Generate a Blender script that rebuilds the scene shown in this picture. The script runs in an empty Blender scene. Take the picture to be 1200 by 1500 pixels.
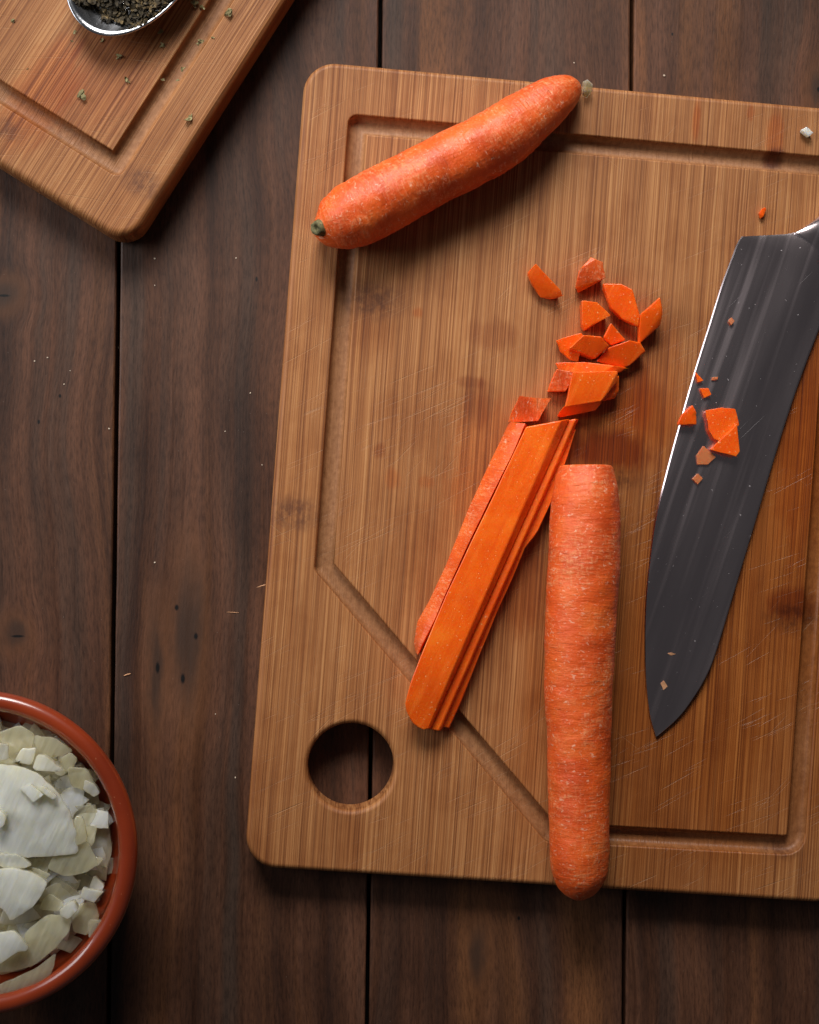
import bpy, bmesh, math, random
from mathutils import Vector, Matrix, noise
from mathutils.geometry import delaunay_2d_cdt

random.seed(7)
R = math.radians
scene = bpy.context.scene
col = scene.collection

# ------------------------------------------------------------------ camera
CAM_Z = 0.70
F = 2114.0                       # focal length in photo pixels (photo 1200 x 1500)
cam_data = bpy.data.cameras.new("camera")
cam = bpy.data.objects.new("camera", cam_data)
col.objects.link(cam)
cam_data.sensor_fit = 'VERTICAL'
cam_data.sensor_height = 36.0
cam_data.lens = 36.0 * F / 1500.0
cam_data.clip_start = 0.02
cam_data.clip_end = 50.0
view = Vector((0.0537, 0.0157, -1.0)).normalized()
_z = -view
_y = (Vector((0, 1, 0)) - _z * _z.y).normalized()
_x = _y.cross(_z)
cam.rotation_euler = Matrix((_x, _y, _z)).transposed().to_euler()
CAMQ = cam.rotation_euler.to_quaternion()
cam.location = (0, 0, CAM_Z)
scene.camera = cam

# ------------------------------------------------------------------ world + window light
world = bpy.data.worlds.new("World")
scene.world = world
world.use_nodes = True
bg = world.node_tree.nodes['Background']
bg.inputs[0].default_value = (0.95, 0.95, 1.0, 1)
bg.inputs[1].default_value = 0.040

def window(name, az, el, dist, target, w, h, spread, energy, color):
    d = bpy.data.lights.new(name, 'AREA')
    d.shape = 'RECTANGLE'
    d.size, d.size_y = w, h
    d.spread = R(spread)
    d.energy = energy
    d.color = color
    o = bpy.data.objects.new(name, d)
    col.objects.link(o)
    v = Vector((math.cos(R(az)) * math.cos(R(el)), math.sin(R(az)) * math.cos(R(el)), math.sin(R(el))))
    o.location = Vector(target) + v * dist
    o.rotation_euler = (-v).to_track_quat('-Z', 'Y').to_euler()
window("window_light", 100, 40, 1.0, (0.06, 0.13, 0.02), 0.70, 0.52, 42, 1.66, (1.0, 0.97, 0.93))
window("side_window_light", 168, 30, 0.95, (0.05, 0.17, 0.02), 0.60, 0.50, 62, 0.85, (0.95, 0.97, 1.0))

vs = scene.view_settings
vs.view_transform = 'Standard'
vs.look = 'None'
vs.exposure = 0.0
vs.gamma = 1.0
vs.use_curve_mapping = False
scene.render.engine = 'CYCLES'
scene.cycles.max_bounces = 10
scene.cycles.transmission_bounces = 8

# ------------------------------------------------------------------ pixel -> point on a level of known height
def P(px, py, z):
    d = CAMQ @ Vector(((px - 600.0) / F, -(py - 750.0) / F, -1.0))
    k = (z - CAM_Z) / d.z
    return Vector((d.x * k, d.y * k, z))

def ppm(z):
    return F / (CAM_Z - z)

# ------------------------------------------------------------------ object helpers
def link(name, me, mat=None, parent=None, smooth=False):
    o = bpy.data.objects.new(name, me)
    col.objects.link(o)
    if mat is not None and not me.materials:
        me.materials.append(mat)
    if parent is not None:
        o.parent = parent
    if smooth:
        for p in me.polygons:
            p.use_smooth = True
    return o

def empty(name, loc=(0, 0, 0), rz=0.0):
    o = bpy.data.objects.new(name, None)
    col.objects.link(o)
    o.empty_display_size = 0.02
    o.location = loc
    o.rotation_euler = (0, 0, rz)
    return o

def tag(o, label, cat, group=None, kind=None):
    o["label"] = label
    o["category"] = cat
    if group:
        o["group"] = group
    if kind:
        o["kind"] = kind
    return o

def mesh_from(name, verts, faces):
    me = bpy.data.meshes.new(name)
    me.from_pydata([tuple(v) for v in verts], [], faces)
    me.validate()
    me.update()
    return me

def recenter(me, base_z=None):
    """move a mesh built in world space so its origin is at its base centre; returns that origin"""
    n = len(me.vertices)
    c = Vector((0, 0, 0))
    zmin = 1e9
    for v in me.vertices:
        c += v.co
        zmin = min(zmin, v.co.z)
    c /= n
    c.z = zmin if base_z is None else base_z
    me.transform(Matrix.Translation(-c))
    return c

def add_bevel(o, w, seg=2, ang=30):
    m = o.modifiers.new("edge", 'BEVEL')
    m.width = w
    m.segments = seg
    m.limit_method = 'ANGLE'
    m.angle_limit = R(ang)
    m.harden_normals = False
    return m

# ------------------------------------------------------------------ node graph mini language
class G:
    def __init__(self, name):
        self.mat = bpy.data.materials.new(name)
        self.mat.use_nodes = True
        self.nt = self.mat.node_tree
        self.nt.nodes.clear()
        self.out = self.nt.nodes.new('ShaderNodeOutputMaterial')
        self.b = self.nt.nodes.new('ShaderNodeBsdfPrincipled')
        self.nt.links.new(self.b.outputs[0], self.out.inputs[0])

    def put(self, sock, v):
        if v is None:
            return
        if hasattr(v, 'is_output') or isinstance(v, bpy.types.NodeSocket):
            self.nt.links.new(v, sock)
        else:
            if sock.type == 'RGBA' and len(v) == 3:
                v = (*v, 1.0)
            sock.default_value = v

    def set(self, **kw):
        for k, v in kw.items():
            self.put(self.b.inputs[k.replace('_', ' ')], v)

    def coord(self, which='Object'):
        return self.nt.nodes.new('ShaderNodeTexCoord').outputs[which]

    def attr(self, name, out='Vector'):
        n = self.nt.nodes.new('ShaderNodeAttribute')
        n.attribute_name = name
        return n.outputs[out]

    def rand(self):
        return self.nt.nodes.new('ShaderNodeObjectInfo').outputs['Random']

    def m(self, op, a, b=None, c=None, clamp=False):
        n = self.nt.nodes.new('ShaderNodeMath')
        n.operation = op
        n.use_clamp = clamp
        self.put(n.inputs[0], a)
        self.put(n.inputs[1], b)
        self.put(n.inputs[2], c)
        return n.outputs[0]

    def vm(self, op, a, b=None, out=0):
        n = self.nt.nodes.new('ShaderNodeVectorMath')
        n.operation = op
        self.put(n.inputs[0], a)
        self.put(n.inputs[1], b)
        return n.outputs[out]

    def length(self, a):
        n = self.nt.nodes.new('ShaderNodeVectorMath')
        n.operation = 'LENGTH'
        self.put(n.inputs[0], a)
        return n.outputs['Value']

    def sep(self, a):
        n = self.nt.nodes.new('ShaderNodeSeparateXYZ')
        self.put(n.inputs[0], a)
        return n.outputs

    def comb(self, x=0.0, y=0.0, z=0.0):
        n = self.nt.nodes.new('ShaderNodeCombineXYZ')
        for i, v in enumerate((x, y, z)):
            self.put(n.inputs[i], v)
        return n.outputs[0]

    def noise(self, vec, scale=1.0, detail=3.0, rough=0.55, dist=0.0, w=None, out='Fac'):
        n = self.nt.nodes.new('ShaderNodeTexNoise')
        if w is not None:
            n.noise_dimensions = '4D'
            self.put(n.inputs['W'], w)
        self.put(n.inputs['Vector'], vec)
        n.inputs['Scale'].default_value = scale
        n.inputs['Detail'].default_value = detail
        n.inputs['Roughness'].default_value = rough
        n.inputs['Distortion'].default_value = dist
        return n.outputs[out]

    def white(self, v):
        n = self.nt.nodes.new('ShaderNodeTexWhiteNoise')
        n.noise_dimensions = '1D'
        self.put(n.inputs['W'], v)
        return n.outputs['Value']

    def voro(self, vec, scale, feature='F1', rnd=1.0, out='Distance'):
        n = self.nt.nodes.new('ShaderNodeTexVoronoi')
        n.feature = feature
        self.put(n.inputs['Vector'], vec)
        n.inputs['Scale'].default_value = scale
        n.inputs['Randomness'].default_value = rnd
        return n.outputs[out]

    def ramp(self, fac, stops, interp='LINEAR'):
        n = self.nt.nodes.new('ShaderNodeValToRGB')
        n.color_ramp.interpolation = interp
        els = n.color_ramp.elements
        while len(els) < len(stops):
            els.new(0.5)
        for e, (p, c) in zip(els, stops):
            e.position = p
            e.color = (*c, 1) if len(c) == 3 else c
        self.put(n.inputs[0], fac)
        return n.outputs[0]

    def rng(self, v, a, b, c=0.0, d=1.0, smooth=False):
        n = self.nt.nodes.new('ShaderNodeMapRange')
        if smooth:
            n.interpolation_type = 'SMOOTHSTEP'
        self.put(n.inputs[0], v)
        for i, x in enumerate((a, b, c, d)):
            n.inputs[i + 1].default_value = x
        return n.outputs[0]

    def mix(self, fac, a, b, blend='MIX'):
        n = self.nt.nodes.new('ShaderNodeMix')
        n.data_type = 'RGBA'
        n.blend_type = blend
        n.clamp_factor = True
        self.put(n.inputs[0], fac)
        self.put(n.inputs[6], a)
        self.put(n.inputs[7], b)
        return n.outputs[2]

    def scale(self, vec, s):
        return self.vm('MULTIPLY', vec, s)

    def rotz(self, vec, deg):
        n = self.nt.nodes.new('ShaderNodeMapping')
        self.put(n.inputs[0], vec)
        n.inputs['Rotation'].default_value = (0, 0, R(deg))
        return n.outputs[0]

    def spot(self, vec, c, r, soft=0.35):
        """1 inside an ellipse, 0 outside"""
        d = self.vm('SUBTRACT', vec, (c[0], c[1], 0))
        d = self.vm('MULTIPLY', d, (1.0 / r[0], 1.0 / r[1], 0.0))
        return self.rng(self.length(d), 1.0 + soft, 1.0 - soft, 0.0, 1.0, True)

    def bump(self, h, strength=0.3, dist=0.001, normal=None):
        n = self.nt.nodes.new('ShaderNodeBump')
        n.inputs['Strength'].default_value = strength
        n.inputs['Distance'].default_value = dist
        self.put(n.inputs['Height'], h)
        if normal is not None:
            self.put(n.inputs['Normal'], normal)
        return n.outputs[0]

    def maxof(self, items):
        r = items[0]
        for i in items[1:]:
            r = self.m('MAXIMUM', r, i)
        return r

# ------------------------------------------------------------------ heights
T1 = 0.018                        # big cutting board
T2 = 0.020                        # second cutting board

def frame_from(origin_px, xdir_px, z):
    """world origin and x axis angle from pixel points at height z"""
    o = P(*origin_px, z)
    a = P(*xdir_px[0], z)
    b = P(*xdir_px[1], z)
    return o, math.atan2(b.y - a.y, b.x - a.x)

# main board: its frame sits in the middle of the traced rectangle
TL, TR_, BL, BR = P(446, 86, T1), P(1314, 168, T1), P(359, 1268, T1), P(1240, 1327, T1)
ang_top = math.atan2((TR_ - TL).y, (TR_ - TL).x)
ang_bot = math.atan2((BR - BL).y, (BR - BL).x)
ang_left = math.atan2((TL - BL).y, (TL - BL).x) - math.pi / 2
B1_ANG = (ang_top + ang_bot + 2 * ang_left) / 4
B1_C = (TL + TR_ + BL + BR) / 4
B1_C.z = 0
B1_INV = Matrix.Rotation(-B1_ANG, 4, 'Z') @ Matrix.Translation(-B1_C)

def L1(px, py, z=T1):
    v = B1_INV @ P(px, py, z)
    return (v.x, v.y)

l = [L1(446, 86), L1(1314, 168), L1(359, 1268), L1(1240, 1327)]
B1_W = ((l[1][0] - l[0][0]) + (l[3][0] - l[2][0])) / 2
B1_H = ((l[0][1] - l[2][1]) + (l[1][1] - l[3][1])) / 2
print("board", B1_W, B1_H, [tuple(round(x, 4) for x in p) for p in l], math.degrees(B1_ANG), math.degrees(ang_top), math.degrees(ang_bot), math.degrees(ang_left))

# second board: frame at its visible corner, y along its long edge
C2 = P(189, 360, T2)
u_ = P(434, 0, T2) - P(240, 285, T2)
v_ = P(0, 252, T2) - P(165, 346, T2)
a_u = math.atan2(u_.y, u_.x) - math.pi / 2
a_v = math.atan2(v_.y, v_.x) - math.pi
B2_ANG = 0.6 * a_u + 0.4 * a_v
print("board2 angles", math.degrees(a_u), math.degrees(a_v))
B2_W, B2_H = 0.28, 0.38
B2_C = Vector((C2.x, C2.y, 0)) + Matrix.Rotation(B2_ANG, 3, 'Z') @ Vector((-B2_W / 2, B2_H / 2, 0))
B2_INV = Matrix.Rotation(-B2_ANG, 4, 'Z') @ Matrix.Translation(-B2_C)

def L2(px, py, z=T2):
    v = B2_INV @ P(px, py, z)
    return (v.x, v.y)

# ------------------------------------------------------------------ materials
def bamboo(name, nodes_at, stains, wet, groove_poly, seed):
    g = G(name)
    p = g.coord('Object')
    s = g.sep(p)
    wob = g.noise(p, 9.0, 2, 0.5)
    wv = g.m('MULTIPLY', g.m('SUBTRACT', wob, 0.5), 0.0022)
    x = g.m('ADD', s[0], wv)
    q = g.comb(g.m('ADD', x, seed), s[1], s[2])
    # lamellae about 2 cm wide
    lam = g.white(g.m('FLOOR', g.m('MULTIPLY', g.m('ADD', x, seed), 48.0)))
    qlam = g.comb(g.m('ADD', x, g.m('MULTIPLY', lam, 3.0)), g.m('ADD', s[1], g.m('MULTIPLY', lam, 2.0)), s[2])
    fib1 = g.noise(g.scale(qlam, (1350, 5, 60)), 1.0, 2, 0.5)
    fib2 = g.noise(g.scale(q, (360, 1.6, 40)), 1.0, 3, 0.55)
    fib3 = g.noise(g.scale(q, (2600, 30, 300)), 1.0, 2, 0.5)
    broad = g.noise(g.scale(q, (34, 5, 5)), 1.0, 3, 0.6)
    fib = g.m('ADD', g.m('MULTIPLY', fib1, 0.82), g.m('MULTIPLY', fib2, 0.18))
    c = g.ramp(fib, [(0.33, (0.175, 0.056, 0.015)), (0.44, (0.315, 0.120, 0.037)), (0.55, (0.415, 0.174, 0.058)), (0.66, (0.53, 0.255, 0.098))])
    pore = g.noise(g.scale(q, (2000, 12, 200)), 1.0, 2, 0.5)
    c = g.mix(g.rng(pore, 0.56, 0.66, 0, 0.45), c, (0.16, 0.055, 0.018))
    c = g.mix(g.rng(pore, 0.42, 0.32, 0, 0.30), c, (0.60, 0.33, 0.15))
    c = g.mix(g.rng(fib3, 0.5, 0.75, 0, 0.45), c, (0.20, 0.075, 0.025))
    c = g.mix(g.rng(broad, 0.35, 0.75, 0.0, 0.35), c, g.mix(1.0, c, (0.80, 0.66, 0.52), 'MULTIPLY'))
    c = g.mix(g.m('MULTIPLY', lam, 0.18), c, g.mix(1.0, c, (0.84, 0.74, 0.66), 'MULTIPLY'))
    mott = g.noise(g.scale(p, (60, 40, 40)), 1.0, 3, 0.6)
    c = g.mix(g.rng(mott, 0.45, 0.70, 0, 0.65), c, g.mix(1.0, c, (0.74, 0.62, 0.50), 'MULTIPLY'))
    # routed channel: end grain shows as short mottled fibres
    cut = g.attr('cut', 'Fac')
    fz = g.noise(g.scale(p, (420, 300, 300)), 1.0, 4, 0.7)
    c = g.mix(g.m('MULTIPLY', cut, 0.8), c, g.ramp(fz, [(0.3, (0.21, 0.088, 0.034)), (0.7, (0.40, 0.19, 0.085))]))
    # dark leaf-node speckles
    nd = []
    for (cx, cy, rx, ry) in nodes_at:
        nd.append(g.spot(p, (cx, cy), (rx, ry), 0.6))
    if nd:
        nmask = g.maxof(nd)
        speck = g.rng(g.noise(g.scale(p, (330, 210, 200)), 1.0, 4, 0.7), 0.40, 0.62, 0, 1)
        c = g.mix(g.m('MULTIPLY', nmask, g.m('ADD', g.m('MULTIPLY', speck, 0.62), 0.22)), c, (0.12, 0.042, 0.018))
    # coloured juice stains with ragged, grain-following edges
    edge_n = g.m('MULTIPLY', g.m('SUBTRACT', g.noise(g.scale(p, (240, 60, 60)), 1.0, 4, 0.65), 0.5), 1.1)
    for (cx, cy, rx, ry, colr, amt) in stains:
        d = g.vm('SUBTRACT', p, (cx, cy, 0))
        d = g.vm('MULTIPLY', d, (1.0 / rx, 1.0 / ry, 0.0))
        sm = g.rng(g.m('ADD', g.length(d), edge_n), 1.3, 0.55, 0, amt, True)
        c = g.mix(sm, c, g.mix(1.0, c, colr, 'MULTIPLY'))
    rough = g.rng(fib, 0.3, 0.7, 0.62, 0.48)
    if wet:
        wm = []
        wn = g.m('MULTIPLY', g.m('SUBTRACT', g.noise(g.scale(p, (50, 18, 20)), 1.0, 4, 0.6), 0.5), 1.0)
        for (cx, cy, rx, ry) in wet:
            d = g.vm('SUBTRACT', p, (cx, cy, 0))
            d = g.vm('MULTIPLY', d, (1.0 / rx, 1.0 / ry, 0.0))
            wm.append(g.rng(g.m('ADD', g.length(d), wn), 1.55, 0.45, 0, 1, True))
        wmask = g.maxof(wm)
        c = g.mix(wmask, c, g.mix(1.0, c, (0.78, 0.57, 0.34), 'MULTIPLY'))
        rough = g.m('SUBTRACT', rough, g.m('MULTIPLY', wmask, 0.18))
    # pale knife scratches
    scr = []
    for deg, sc, th in ((-33, (1900, 16, 9), 0.70), (-27, (1500, 13, 9), 0.71), (-22, (2100, 18, 9), 0.71), (-50, (1700, 15, 9), 0.725), (35, (1700, 15, 9), 0.735)):
        v = g.rotz(p, deg - 90 + 180)
        scr.append(g.rng(g.noise(g.scale(v, sc), 1.0, 1, 0.5), th, th + 0.05, 0, 1))
    smask = g.maxof(scr)
    smask = g.m('MULTIPLY', smask, g.rng(g.noise(p, 45.0, 2, 0.5), 0.45, 0.62, 0, 1))
    c = g.mix(g.m('MULTIPLY', smask, 0.24), c, (0.60, 0.36, 0.19))
    g.set(Base_Color=c, Roughness=rough)
    g.b.inputs['Specular IOR Level'].default_value = 0.35
    h = g.m('SUBTRACT', g.m('ADD', g.m('MULTIPLY', fib1, 0.5), g.m('MULTIPLY', fib3, 0.3)), g.m('MULTIPLY', pore, 0.5))
    h = g.m('SUBTRACT', h, g.m('MULTIPLY', smask, 0.5))
    g.set(Normal=g.bump(h, 0.45, 0.0007))
    return g.mat

OR = (0.92, 0.50, 0.16)
BR_ = (0.62, 0.40, 0.28)
def st(px, py, rx, ry, colr, amt):
    c = L1(px, py)
    return (c[0], c[1], rx / 3100.0, ry / 3100.0, colr, amt)
stains1 = [
    st(1020, 178, 6, 34, OR, 0.75), st(1135, 200, 14, 40, OR, 0.7), st(1100, 165, 6, 12, OR, 0.6),
    st(612, 458, 9, 9, OR, 0.55), st(575, 700, 11, 16, OR, 0.45), st(625, 706, 12, 10, OR, 0.4),
    st(556, 660, 9, 14, BR_, 0.7), st(715, 690, 60, 110, OR, 0.55), st(700, 590, 26, 34, BR_, 0.6),
    st(895, 660, 60, 30, (0.52, 0.28, 0.15), 0.95), st(960, 560, 40, 120, (0.86, 0.58, 0.30), 0.7), st(1180, 620, 50, 200, (0.90, 0.60, 0.26), 0.7), st(540, 470, 36, 60, (0.80, 0.66, 0.52), 0.6), st(660, 800, 70, 120, (0.88, 0.74, 0.56), 0.5), st(770, 860, 44, 70, (0.72, 0.48, 0.30), 0.8),
    st(925, 575, 34, 60, OR, 0.6), st(1160, 885, 40, 26, (0.56, 0.34, 0.22), 0.9), st(720, 490, 40, 22, BR_, 0.45),
    st(1137, 232, 16, 16, (0.30, 0.16, 0.10), 0.9), st(880, 480, 60, 60, OR, 0.45), st(690, 560, 20, 10, BR_, 0.6),
    st(600, 620, 80, 40, (0.84, 0.74, 0.66), 0.5),
]
nodes1 = [(*L1(546, 440), 0.013, 0.0085), (*L1(430, 752), 0.012, 0.0075), (*L1(1165, 905), 0.014, 0.007),
          (*L1(1145, 1245), 0.008, 0.004), (*L1(905, 700), 0.011, 0.005)]
wet1 = [(*L1(1020, 960), 0.072, 0.110), (*L1(1215, 780), 0.062, 0.120), (*L1(900, 640), 0.030, 0.030)]
M_BOARD1 = bamboo("bamboo_board", nodes1, stains1, wet1, None, 0.0)
def n2(px, py, rx, ry):
    c = L2(px, py)
    return (c[0], c[1], rx, ry)
M_BOARD2 = bamboo("bamboo_board_ridged", [n2(208, 268, 0.010, 0.006), n2(12, 190, 0.006, 0.004)],
                  [(*L2(160, 110), 0.020, 0.035, (0.80, 0.58, 0.44), 0.7), (*L2(60, 140), 0.014, 0.03, OR, 0.6)], [], None, 5.3)

def plank_mat(name, knots, pits, seed):
    g = G(name)
    p = g.coord('Object')
    # grain bends round the knots
    bend = None
    s = g.sep(p)
    x = s[0]
    for (cx, cy, rx, ry) in knots:
        sp = g.spot(p, (cx, cy), (rx * 2.6, ry * 2.2), 0.85)
        dx = g.m('SUBTRACT', s[0], cx)
        x = g.m('SUBTRACT', x, g.m('MULTIPLY', g.m('MULTIPLY', sp, dx), 0.45))
    wv = g.m('MULTIPLY', g.m('SUBTRACT', g.noise(p, 5.0, 2, 0.5, w=seed), 0.5), 0.035)
    q = g.comb(g.m('ADD', x, wv), s[1], s[2])
    n1 = g.noise(g.scale(q, (70, 2.2, 10)), 1.0, 4, 0.6, w=seed)
    n2_ = g.noise(g.scale(q, (42, 1.6, 10)), 1.0, 3, 0.55, w=seed + 3.1)
    n3 = g.noise(g.scale(q, (760, 16, 100)), 1.0, 3, 0.6, w=seed)
    n4 = g.noise(g.scale(q, (240, 7, 60)), 1.0, 3, 0.6, w=seed + 8.0)
    c = g.ramp(n1, [(0.30, (0.034, 0.013, 0.007)), (0.46, (0.080, 0.032, 0.016)), (0.60, (0.118, 0.049, 0.026)), (0.75, (0.086, 0.045, 0.029))])
    c = g.mix(g.rng(n2_, 0.52, 0.66, 0, 0.85), c, (0.185, 0.072, 0.026))
    c = g.mix(g.rng(n2_, 0.46, 0.32, 0, 0.85), c, (0.058, 0.036, 0.026))
    c = g.mix(g.rng(n4, 0.52, 0.72, 0, 0.45), c, g.mix(1.0, c, (0.50, 0.44, 0.42), 'MULTIPLY'))
    c = g.mix(g.rng(n3, 0.52, 0.74, 0, 0.55), c, g.mix(1.0, c, (0.42, 0.38, 0.36), 'MULTIPLY'))
    blot = g.noise(g.scale(q, (24, 9, 9)), 1.0, 3, 0.6, w=seed + 5.0)
    c = g.mix(g.rng(blot, 0.48, 0.66, 0, 0.75), c, g.mix(1.0, c, (0.50, 0.46, 0.44), 'MULTIPLY'))
    c = g.mix(g.rng(blot, 0.46, 0.32, 0, 0.6), c, g.mix(1.0, c, (1.45, 1.38, 1.30), 'MULTIPLY'))
    spk = g.noise(g.scale(q, (1100, 170, 200)), 1.0, 3, 0.65)
    c = g.mix(g.rng(spk, 0.48, 0.66, 0, 0.7), c, g.mix(1.0, c, (0.45, 0.42, 0.40), 'MULTIPLY'))
    c = g.mix(g.rng(spk, 0.46, 0.32, 0, 0.35), c, g.mix(1.0, c, (1.6, 1.55, 1.5), 'MULTIPLY'))
    for (cx, cy, rx, ry) in knots:
        kn = g.m('MULTIPLY', g.m('SUBTRACT', g.noise(g.scale(p, (120, 30, 30)), 1.0, 3, 0.6), 0.5), 0.012)
        pv = g.vm('ADD', p, g.comb(kn, kn, 0.0))
        c = g.mix(g.m('MULTIPLY', g.spot(pv, (cx, cy), (rx * 1.7, ry * 1.7), 0.5), 0.45), c, (0.16, 0.062, 0.024))
        c = g.mix(g.m('MULTIPLY', g.spot(pv, (cx, cy), (rx, ry), 0.7), 0.75), c, (0.030, 0.018, 0.013))
    h = g.m('SUBTRACT', g.m('MULTIPLY', n3, 0.4), g.m('MULTIPLY', spk, 0.4))
    if pits:
        pm = g.maxof([g.spot(p, (a, b), (r1 * 0.75, r2 * 0.75), 0.45) for (a, b, r1, r2) in pits])
        c = g.mix(pm, c, (0.003, 0.002, 0.002))
    dust = g.rng(g.noise(p, 900.0, 1, 0.5), 0.78, 0.82, 0, 1)
    c = g.mix(g.m('MULTIPLY', dust, 0.3), c, (0.30, 0.24, 0.2))
    g.set(Base_Color=c, Roughness=g.rng(n4, 0.3, 0.7, 0.62, 0.46))
    g.b.inputs['Specular IOR Level'].default_value = 0.32
    g.set(Normal=g.bump(h, 0.35, 0.0007))
    return g.mat

def carrot_skin(name, pale, gloss, seed):
    g = G(name)
    cc = g.attr('cc')                       # along the root, round the root (metres)
    p = g.vm('ADD', cc, (seed, seed * 0.7, seed * 0.3))
    big = g.noise(g.scale(p, (70, 55, 55)), 1.0, 3, 0.55)
    c = g.ramp(big, [(0.30, (0.60, 0.068, 0.007)), (0.5, (0.73, 0.096, 0.010)), (0.70, (0.80, 0.140, 0.018))])
    # pale dry film broken into crosswise flecks
    film = g.noise(g.scale(p, (48, 40, 40)), 1.0, 4, 0.65)
    fl = g.noise(g.scale(p, (900, 190, 190)), 1.0, 3, 0.65)
    fl2 = g.noise(g.scale(p, (420, 700, 700)), 1.0, 3, 0.6)
    fm = g.m('MULTIPLY', g.rng(film, 0.44, 0.58, 0.04, 1.0), g.rng(g.m('ADD', g.m('MULTIPLY', fl, 0.55), g.m('MULTIPLY', fl2, 0.45)), 0.47, 0.66, 0, 1))
    c = g.mix(g.m('MULTIPLY', fm, pale), c, (0.84, 0.34, 0.14))
    # few bright scuffs
    sc = g.rng(g.noise(g.scale(p, (560, 330, 330)), 1.0, 3, 0.6, 0.8), 0.615, 0.71, 0, 1)
    sc2 = g.rng(g.voro(g.scale(p, (620, 420, 420)), 1.0), 0.20, 0.08, 0, 1)
    c = g.mix(g.m('MULTIPLY', g.m('MAXIMUM', g.m('MULTIPLY', sc, 0.7), g.m('MULTIPLY', sc2, 0.28)), pale), c, (0.90, 0.66, 0.46))
    # dark lenticel lines
    ln = g.rng(g.noise(g.scale(p, (1300, 90, 90)), 1.0, 1, 0.5), 0.73, 0.78, 0, 1)
    c = g.mix(g.m('MULTIPLY', ln, 0.40), c, (0.42, 0.075, 0.02))
    g.set(Base_Color=c, Roughness=g.rng(fm, 0, 1, 0.50 - gloss, 0.60))
    g.b.inputs['Subsurface Weight'].default_value = 0.18
    g.b.inputs['Subsurface Radius'].default_value = (1.0, 0.35, 0.12)
    g.b.inputs['Subsurface Scale'].default_value = 0.004
    h = g.m('ADD', g.m('MULTIPLY', fl, 0.5), g.m('MULTIPLY', fl2, 0.35))
    h = g.m('SUBTRACT', h, g.m('MULTIPLY', ln, 0.5))
    g.set(Normal=g.bump(h, 0.62, 0.0011))
    return g.mat

def carrot_flesh(name, wet=0.0):
    g = G(name)
    p = g.coord('Object')
    n = g.noise(p, 420.0, 3, 0.6)
    big = g.noise(p, 60.0, 2, 0.5)
    c = g.ramp(big, [(0.3, (0.76, 0.078, 0.002)), (0.55, (0.86, 0.106, 0.003)), (0.75, (0.92, 0.155, 0.007))])
    strk = g.noise(g.scale(g.rotz(p, 25), (330, 26, 60)), 1.0, 3, 0.6)
    c = g.mix(g.rng(strk, 0.50, 0.72, 0, 0.45), c, (0.95, 0.185, 0.018))
    c = g.mix(g.rng(strk, 0.46, 0.30, 0, 0.4), c, (0.74, 0.058, 0.003))
    c = g.mix(g.m("MULTIPLY", g.rand(), 0.36), c, g.mix(1.0, c, (1.06, 1.6, 2.4), 'MULTIPLY'))
    cell = g.rng(g.voro(p, 1300.0), 0.18, 0.05, 0, 1)
    c = g.mix(g.m('MULTIPLY', cell, 0.32), c, (0.95, 0.48, 0.16))
    speck = g.rng(g.noise(p, 900.0, 1, 0.5), 0.70, 0.76, 0, 1)
    c = g.mix(g.m('MULTIPLY', speck, 0.5), c, (0.96, 0.62, 0.30))
    g.set(Base_Color=c, Roughness=g.rng(n, 0.3, 0.7, 0.24, 0.38))
    g.b.inputs['Subsurface Weight'].default_value = 0.35
    g.b.inputs['Subsurface Radius'].default_value = (1.0, 0.30, 0.08)
    g.b.inputs['Subsurface Scale'].default_value = 0.004
    g.set(Normal=g.bump(n, 0.16, 0.0006))
    return g.mat

M_SKIN_A = carrot_skin("carrot_skin_moist", 0.66, 0.06, 1.3)
M_SKIN_B = carrot_skin("carrot_skin_scraped", 0.72, 0.0, 4.1)
M_FLESH = carrot_flesh("carrot_flesh")

def simple(name, colr, rough, **kw):
    g = G(name)
    g.set(Base_Color=colr, Roughness=rough)
    for k, v in kw.items():
        g.b.inputs[k.replace('_', ' ')].default_value = v
    return g

def steel_mat(name, rough=0.19, base=(0.80, 0.68, 0.69)):
    g = G(name)
    p = g.coord('Object')
    st_ = g.noise(g.scale(p, (2200, 40, 100)), 1.0, 3, 0.6)
    sm = g.noise(g.scale(p, (60, 9, 40)), 1.0, 3, 0.55)
    scr = g.rng(g.noise(g.scale(g.rotz(p, 28), (2600, 25, 60)), 1.0, 1, 0.5), 0.775, 0.82, 0, 1)
    spots = g.rng(g.noise(p, 420.0, 2, 0.5), 0.725, 0.77, 0, 1)
    c = g.mix(g.rng(sm, 0.35, 0.7, 0, 0.25), base, tuple(b * 0.8 for b in base))
    c = g.mix(g.m('MULTIPLY', g.m('MAXIMUM', scr, spots), 0.5), c, (0.85, 0.85, 0.88))
    band = g.noise(g.scale(p, (170, 5, 20)), 1.0, 2, 0.5)
    c = g.mix(g.rng(band, 0.3, 0.7, 0, 0.45), c, g.mix(1.0, c, (0.70, 0.68, 0.70), 'MULTIPLY'))
    r = g.m('ADD', g.m('ADD', g.rng(sm, 0.3, 0.7, rough - 0.03, rough + 0.06), g.rng(band, 0.52, 0.70, 0.0, 0.10)), g.m('MULTIPLY', g.m('MAXIMUM', scr, spots), 0.25))
    g.set(Base_Color=c, Roughness=r, Metallic=1.0)
    g.set(Normal=g.bump(st_, 0.03, 0.0002))
    return g.mat

M_STEEL = steel_mat("knife_steel")
M_SPOON = steel_mat("spoon_steel", 0.16, (0.62, 0.64, 0.68))
M_HANDLE = simple("black_handle", (0.012, 0.011, 0.011), 0.38).mat

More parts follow.
